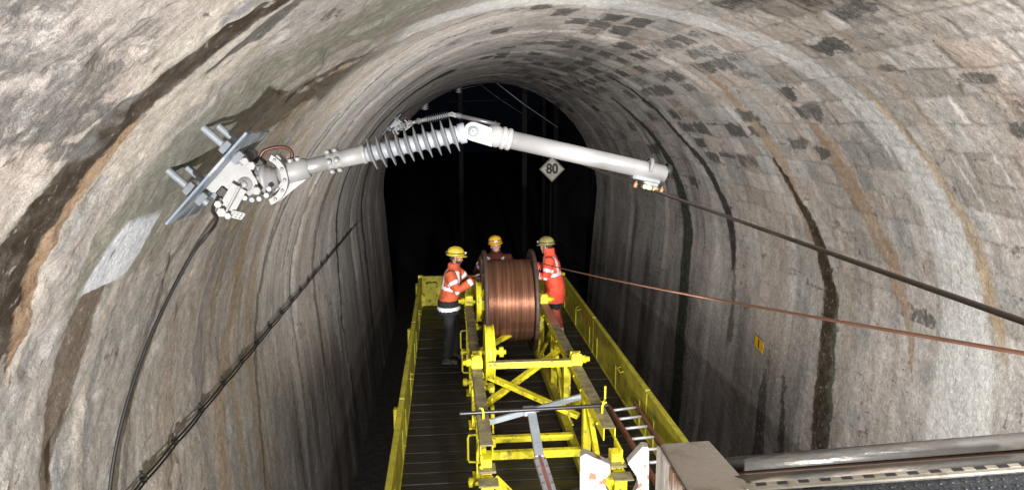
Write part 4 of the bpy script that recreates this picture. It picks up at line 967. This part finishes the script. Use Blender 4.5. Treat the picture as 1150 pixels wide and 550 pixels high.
# ------------------------------------------------------------------ night yard beyond the tunnel mouth
def post(x,Y,h,r,label,name='steel_mast'):
    p=MB(); p.beam((x,Y,-.95),(x,Y,h),r,r*.25,up=(0,1,0),bev=.003); p.beam((x,Y-r*.5,-.95),(x,Y-r*.5,h),r,.014,up=(0,1,0)); p.beam((x,Y+r*.5,-.95),(x,Y+r*.5,h),r,.014,up=(0,1,0)); p.box((x,Y,-.92),(r*2,r*2,.05))
    o=put(name,p,M['mast']); tag(o,label,'mast','steel masts beyond the tunnel'); return o
def X(px,Y): return at(px,140,Y).x
post(X(517.5,27),27,6.6,.16,'left thin steel mast in the dark beyond the tunnel mouth')
post(X(589,25),25,6.4,.16,'steel mast just left of the two paired masts, beyond the tunnel')
post(X(611,30),30,6.6,.14,'left mast of the close pair above the speed sign')
post(X(624.5,30),30,6.6,.18,'right mast of the close pair above the speed sign')
post(X(668,27),27,4.4,.10,'short thin mast close to the right edge of the tunnel mouth')
SgY=22.5; c=at(620,190,SgY); T8=thing('speed_sign',(c.x,SgY,0),'white diamond speed sign reading 80 on a thin post beyond the tunnel','sign')
p=MB(); p.tube([(c.x-.03,SgY+.05,-.95),(c.x-.03,SgY+.05,c.z+.3)],.03,10); put('post',p,M['mast'],T8)
hd=.40; p=MB(); p.prism([c+Vector((hd,0,0)),c+Vector((0,0,hd)),c-Vector((hd,0,0)),c-Vector((0,0,hd))],(0,.012,0)); put('plate',p,M['signw'],T8)
p=MB()
for a,b_ in (((hd,0),(0,hd)),((0,hd),(-hd,0)),((-hd,0),(0,-hd)),((0,-hd),(hd,0))):
    k=.92; p.beam(c+Vector((a[0]*k,-.004,a[1]*k)),c+Vector((b_[0]*k,-.004,b_[1]*k)),.018,.004,up=(0,1,0),bev=0)
put('border',p,M['ink'],T8)
tm=textmesh('80',.40,M['ink'],.003); o=link('digits',tm,T8,origin=(c.x,SgY-.006,c.z)); o.rotation_euler=(PI/2,0,0); o.data.transform(Matrix.Diagonal((.95,1.1,1,1)))
for v in o.data.vertices: pass
# wires and a distant arm
def wire(a,b_,r,label):
    p=MB(); p.tube([a,a.lerp(b_,.5)-Vector((0,0,.05)),b_],r,6); o=put('span_wire',p,M['galv']); tag(o,label,'wire','span wires beyond the tunnel')
wire(at(548,86,24),at(626,143,24.4),.016,'pale span wire slanting down across the top of the dark tunnel mouth')
wire(at(535,92,30),at(590,130,30),.008,'faint thin span wire left of the brighter slanting one')
wire(at(519,100,27),at(560,88,30),.008,'faint short wire at the top of the left mast')
A=thing('distant_arm',tuple(at(519,118,26.9)),'thin horizontal overhead arm reaching across the left mast beyond the tunnel','line arm')
p=MB(); p.tube([at(501,114.5,26.8),at(576,112,26.8)],.022,8); put('boom',p,M['mast'],A)
p=MB(); p.tube([at(519,113,26.8),at(519,123,26.8)],.02,8); p.box(at(519,124,26.8),(.3,.03,.03)); put('dropper',p,M['mast'],A)
for (x,y,Y,lab) in ((515,99,24,'small ladder-shaped grey insulator hanging at the top of the tunnel mouth'),(477,117,20,'small pale insulator stack hanging at the upper left edge of the tunnel mouth')):
    c=at(x,y,Y); p=MB(); pr=[(-.16,0),(-.16,.05)]
    for k in range(5): pr+= [(-.15+k*.06,.05),(-.13+k*.06,.11),(-.12+k*.06,.11),(-.10+k*.06,.05)]
    pr+= [(.17,.05),(.17,0)]; p.lathe(c,(0,0,1),pr,14); p.tube([c+Vector((0,0,.16)),lin(0,Y,0) if False else c+Vector((0,0,.75))],.015,6)
    o=put('hanging_insulator',p,M['core']); tag(o,lab,'insulator','hanging insulators near the tunnel mouth')
# cutting side on the right, barely lit
ny=40;nx=12;vs=[];fs=[]
rnd=random.Random(3)
for j in range(ny):
    for i in range(nx):
        vs.append((5.4+i*.55+rnd.uniform(-.15,.15),20.95+j*1.3,-.95+max(0,(i*.95)*(1+rnd.uniform(-.08,.08)))))
for j in range(ny-1):
    for i in range(nx-1): fs.append((j*nx+i,j*nx+i+1,(j+1)*nx+i+1,(j+1)*nx+i))
p=MB(); p.add(vs,fs,0,True); o=put('rock_cutting',p,mat('dark_rock',(.06,.058,.06),.9,bump=1,bscale=3)); tag(o,'dark rocky slope beside the line beyond the tunnel','slope',kind='structure')

# ------------------------------------------------------------------ vehicle parts at the bottom right, close to the camera
FY=1.25
def q(px,py,Y=FY): return at(px,py,Y)
hp=[(652,512),(658,509),(685,521),(686,530),(681,537),(680,546),(686,556),(700,562),(712,556),(717,545),(716,536),(709,526),(705,520),(722,501),(729,502),(729,640),(652,640)]
p=MB(); p.prism([q(a,b) for a,b in hp],(0.002,.022,0)); o=put('hook_plate',p,M['white'])
bv=o.modifiers.new('b','BEVEL'); bv.width=.0018; bv.segments=2
tag(o,'chipped white steel plate with a round open notch, beside the rusty beige box','hook plate')
Rg=thing('roof_railing',tuple(q(900,700)),'pair of wet grey steel tubes ending in a rusty beige box, crossing the bottom right','railing')
# box: top face, near left face
zt=q(745,500).z
A_=Vector(at(741,497,1.36)); B_=Vector(at(797,493,1.42)); C_=Vector(at(848,549,1.14)); D_=Vector(at(777,556,1.10))
for v in (A_,B_,C_,D_): pass
top=[D_,C_,B_,A_]
p=MB(); p.prism(top,(0,0,-.22)); bx=put('end_box',p,M['beige'],Rg); bv=bx.modifiers.new('b','BEVEL'); bv.width=.008; bv.segments=3
p=MB(); n_=(D_-A_).cross(Vector((0,0,1))).normalized(); 
if n_.x>0: n_=-n_
a1=A_.lerp(D_,.02)+n_*.003; a2=A_.lerp(D_,.98)+n_*.003
p.prism([a1-Vector((0,0,.004)),a2-Vector((0,0,.004)),a2-Vector((0,0,.2)),a1-Vector((0,0,.2))],n_*.004); put('painted_face',p,M['face'],bx)
rp=.016
p=MB(); a=at(812,523,1.30); b_=at(1180,492,1.22); p.tube([a,a.lerp(b_,.5)+Vector((0,0,.0005)),b_],.0165,28); put('upper_tube',p,M['rail'],Rg)
p=MB(); a=at(808,533,1.29); b_=at(1180,505,1.21); p.beam(a,b_,.03,.010); put('web_plate',p,M['flange'],Rg)
p=MB(); a=at(815,543,1.20); b_=at(1180,515,1.12); p.tube([a,b_],.0135,28); put('lower_tube',p,M['rail'],Rg)
# raised notched edge strip and non slip floor
Pf=thing('roof_platform',tuple(q(1000,760)),'dark wet non-slip platform with a notched black and white edge, below the grey tubes','platform')
a=at(868,541,1.14); b_=at(1190,517,1.05)
ez=(b_-a).normalized(); side=Vector((ez.y,-ez.x,0)).normalized()     # towards the camera
if side.y>0: side=-side
L0=(b_-a).length
p=MB()
a0=a-ez*.05
for k in range(int((L0+.05)/.0185)+1):
    c_=a0+ez*(.0185*k); dk=k%2
    p.beam(c_+side*.006,c_+ez*.0185+side*.006,.011,.004 if not dk else .0035,mi=dk,bev=0)
p.beam(a0+side*.0165-Vector((0,0,.0005)),a0+ez*(L0+.05)+side*.0165-Vector((0,0,.0005)),.0095,.004,mi=0,bev=0)
put('notched_edge',p,[M['strip'],M['ink']],Pf)
p=MB(); base=a0-Vector((0,0,.006)); p.prism([base+side*.02,base+ez*(L0+.2)+side*.02,base+ez*(L0+.2)+side*.6,base+side*.6],(0,0,-.03)); 
for i in range(22):
    for j in range(7):
        c_=base+side*(.035+j*.022)+ez*(.02+i*.02+(j%2)*.01); p.lathe(c_,(0,0,1),[(0,.0035),(.0012,.003),(.0014,0)],6)
put('floor_plate',p,M['floor_blue'],Pf)

# ------------------------------------------------------------------ lamps of the work train, night sky, camera
def spot(name,loc,aim,W,ang,blend,r,colr):
    l=bpy.data.lights.new(name,'SPOT'); l.energy=W; l.spot_size=math.radians(ang); l.spot_blend=blend; l.shadow_soft_size=r; l.color=colr
    o=bpy.data.objects.new(name,l); C.objects.link(o); o.location=loc
    o.rotation_euler=(Vector(aim)-Vector(loc)).to_track_quat('-Z','Y').to_euler(); return o
spot('work_lamp',(-.50,-2.2,3.10),(-.3,6,5.4),2500,135,.7,.06,(1,.975,.945))
spot('floodlight',(1.7,-1.6,5.2),(4.4,9,3.0),2500,76,.5,.16,(1,.975,.945))
spot('forward_lamp',(.9,2.3,3.3),(.9,15,5.2),2100,72,1.0,.10,(1,.975,.95))
w=bpy.data.worlds.new('World'); bpy.context.scene.world=w; w.use_nodes=True
bg=w.node_tree.nodes['Background']; bg.inputs[0].default_value=(.25,.3,.5,1); bg.inputs[1].default_value=.004
cam=bpy.data.cameras.new('camera'); co_=bpy.data.objects.new('camera',cam); C.objects.link(co_)
cam.sensor_width=36; cam.lens=36*F/1150; cam.clip_start=.05; cam.clip_end=500
co_.matrix_world=Matrix.Translation(CAM)@RM.to_4x4(); bpy.context.scene.camera=co_
sc=bpy.context.scene; sc.view_settings.view_transform='Standard'; sc.view_settings.look='None'; sc.view_settings.exposure=.28; sc.view_settings.gamma=1
sc.render.engine='CYCLES'; sc.cycles.max_bounces=6; sc.cycles.use_denoising=True; sc.cycles.sample_clamp_indirect=4
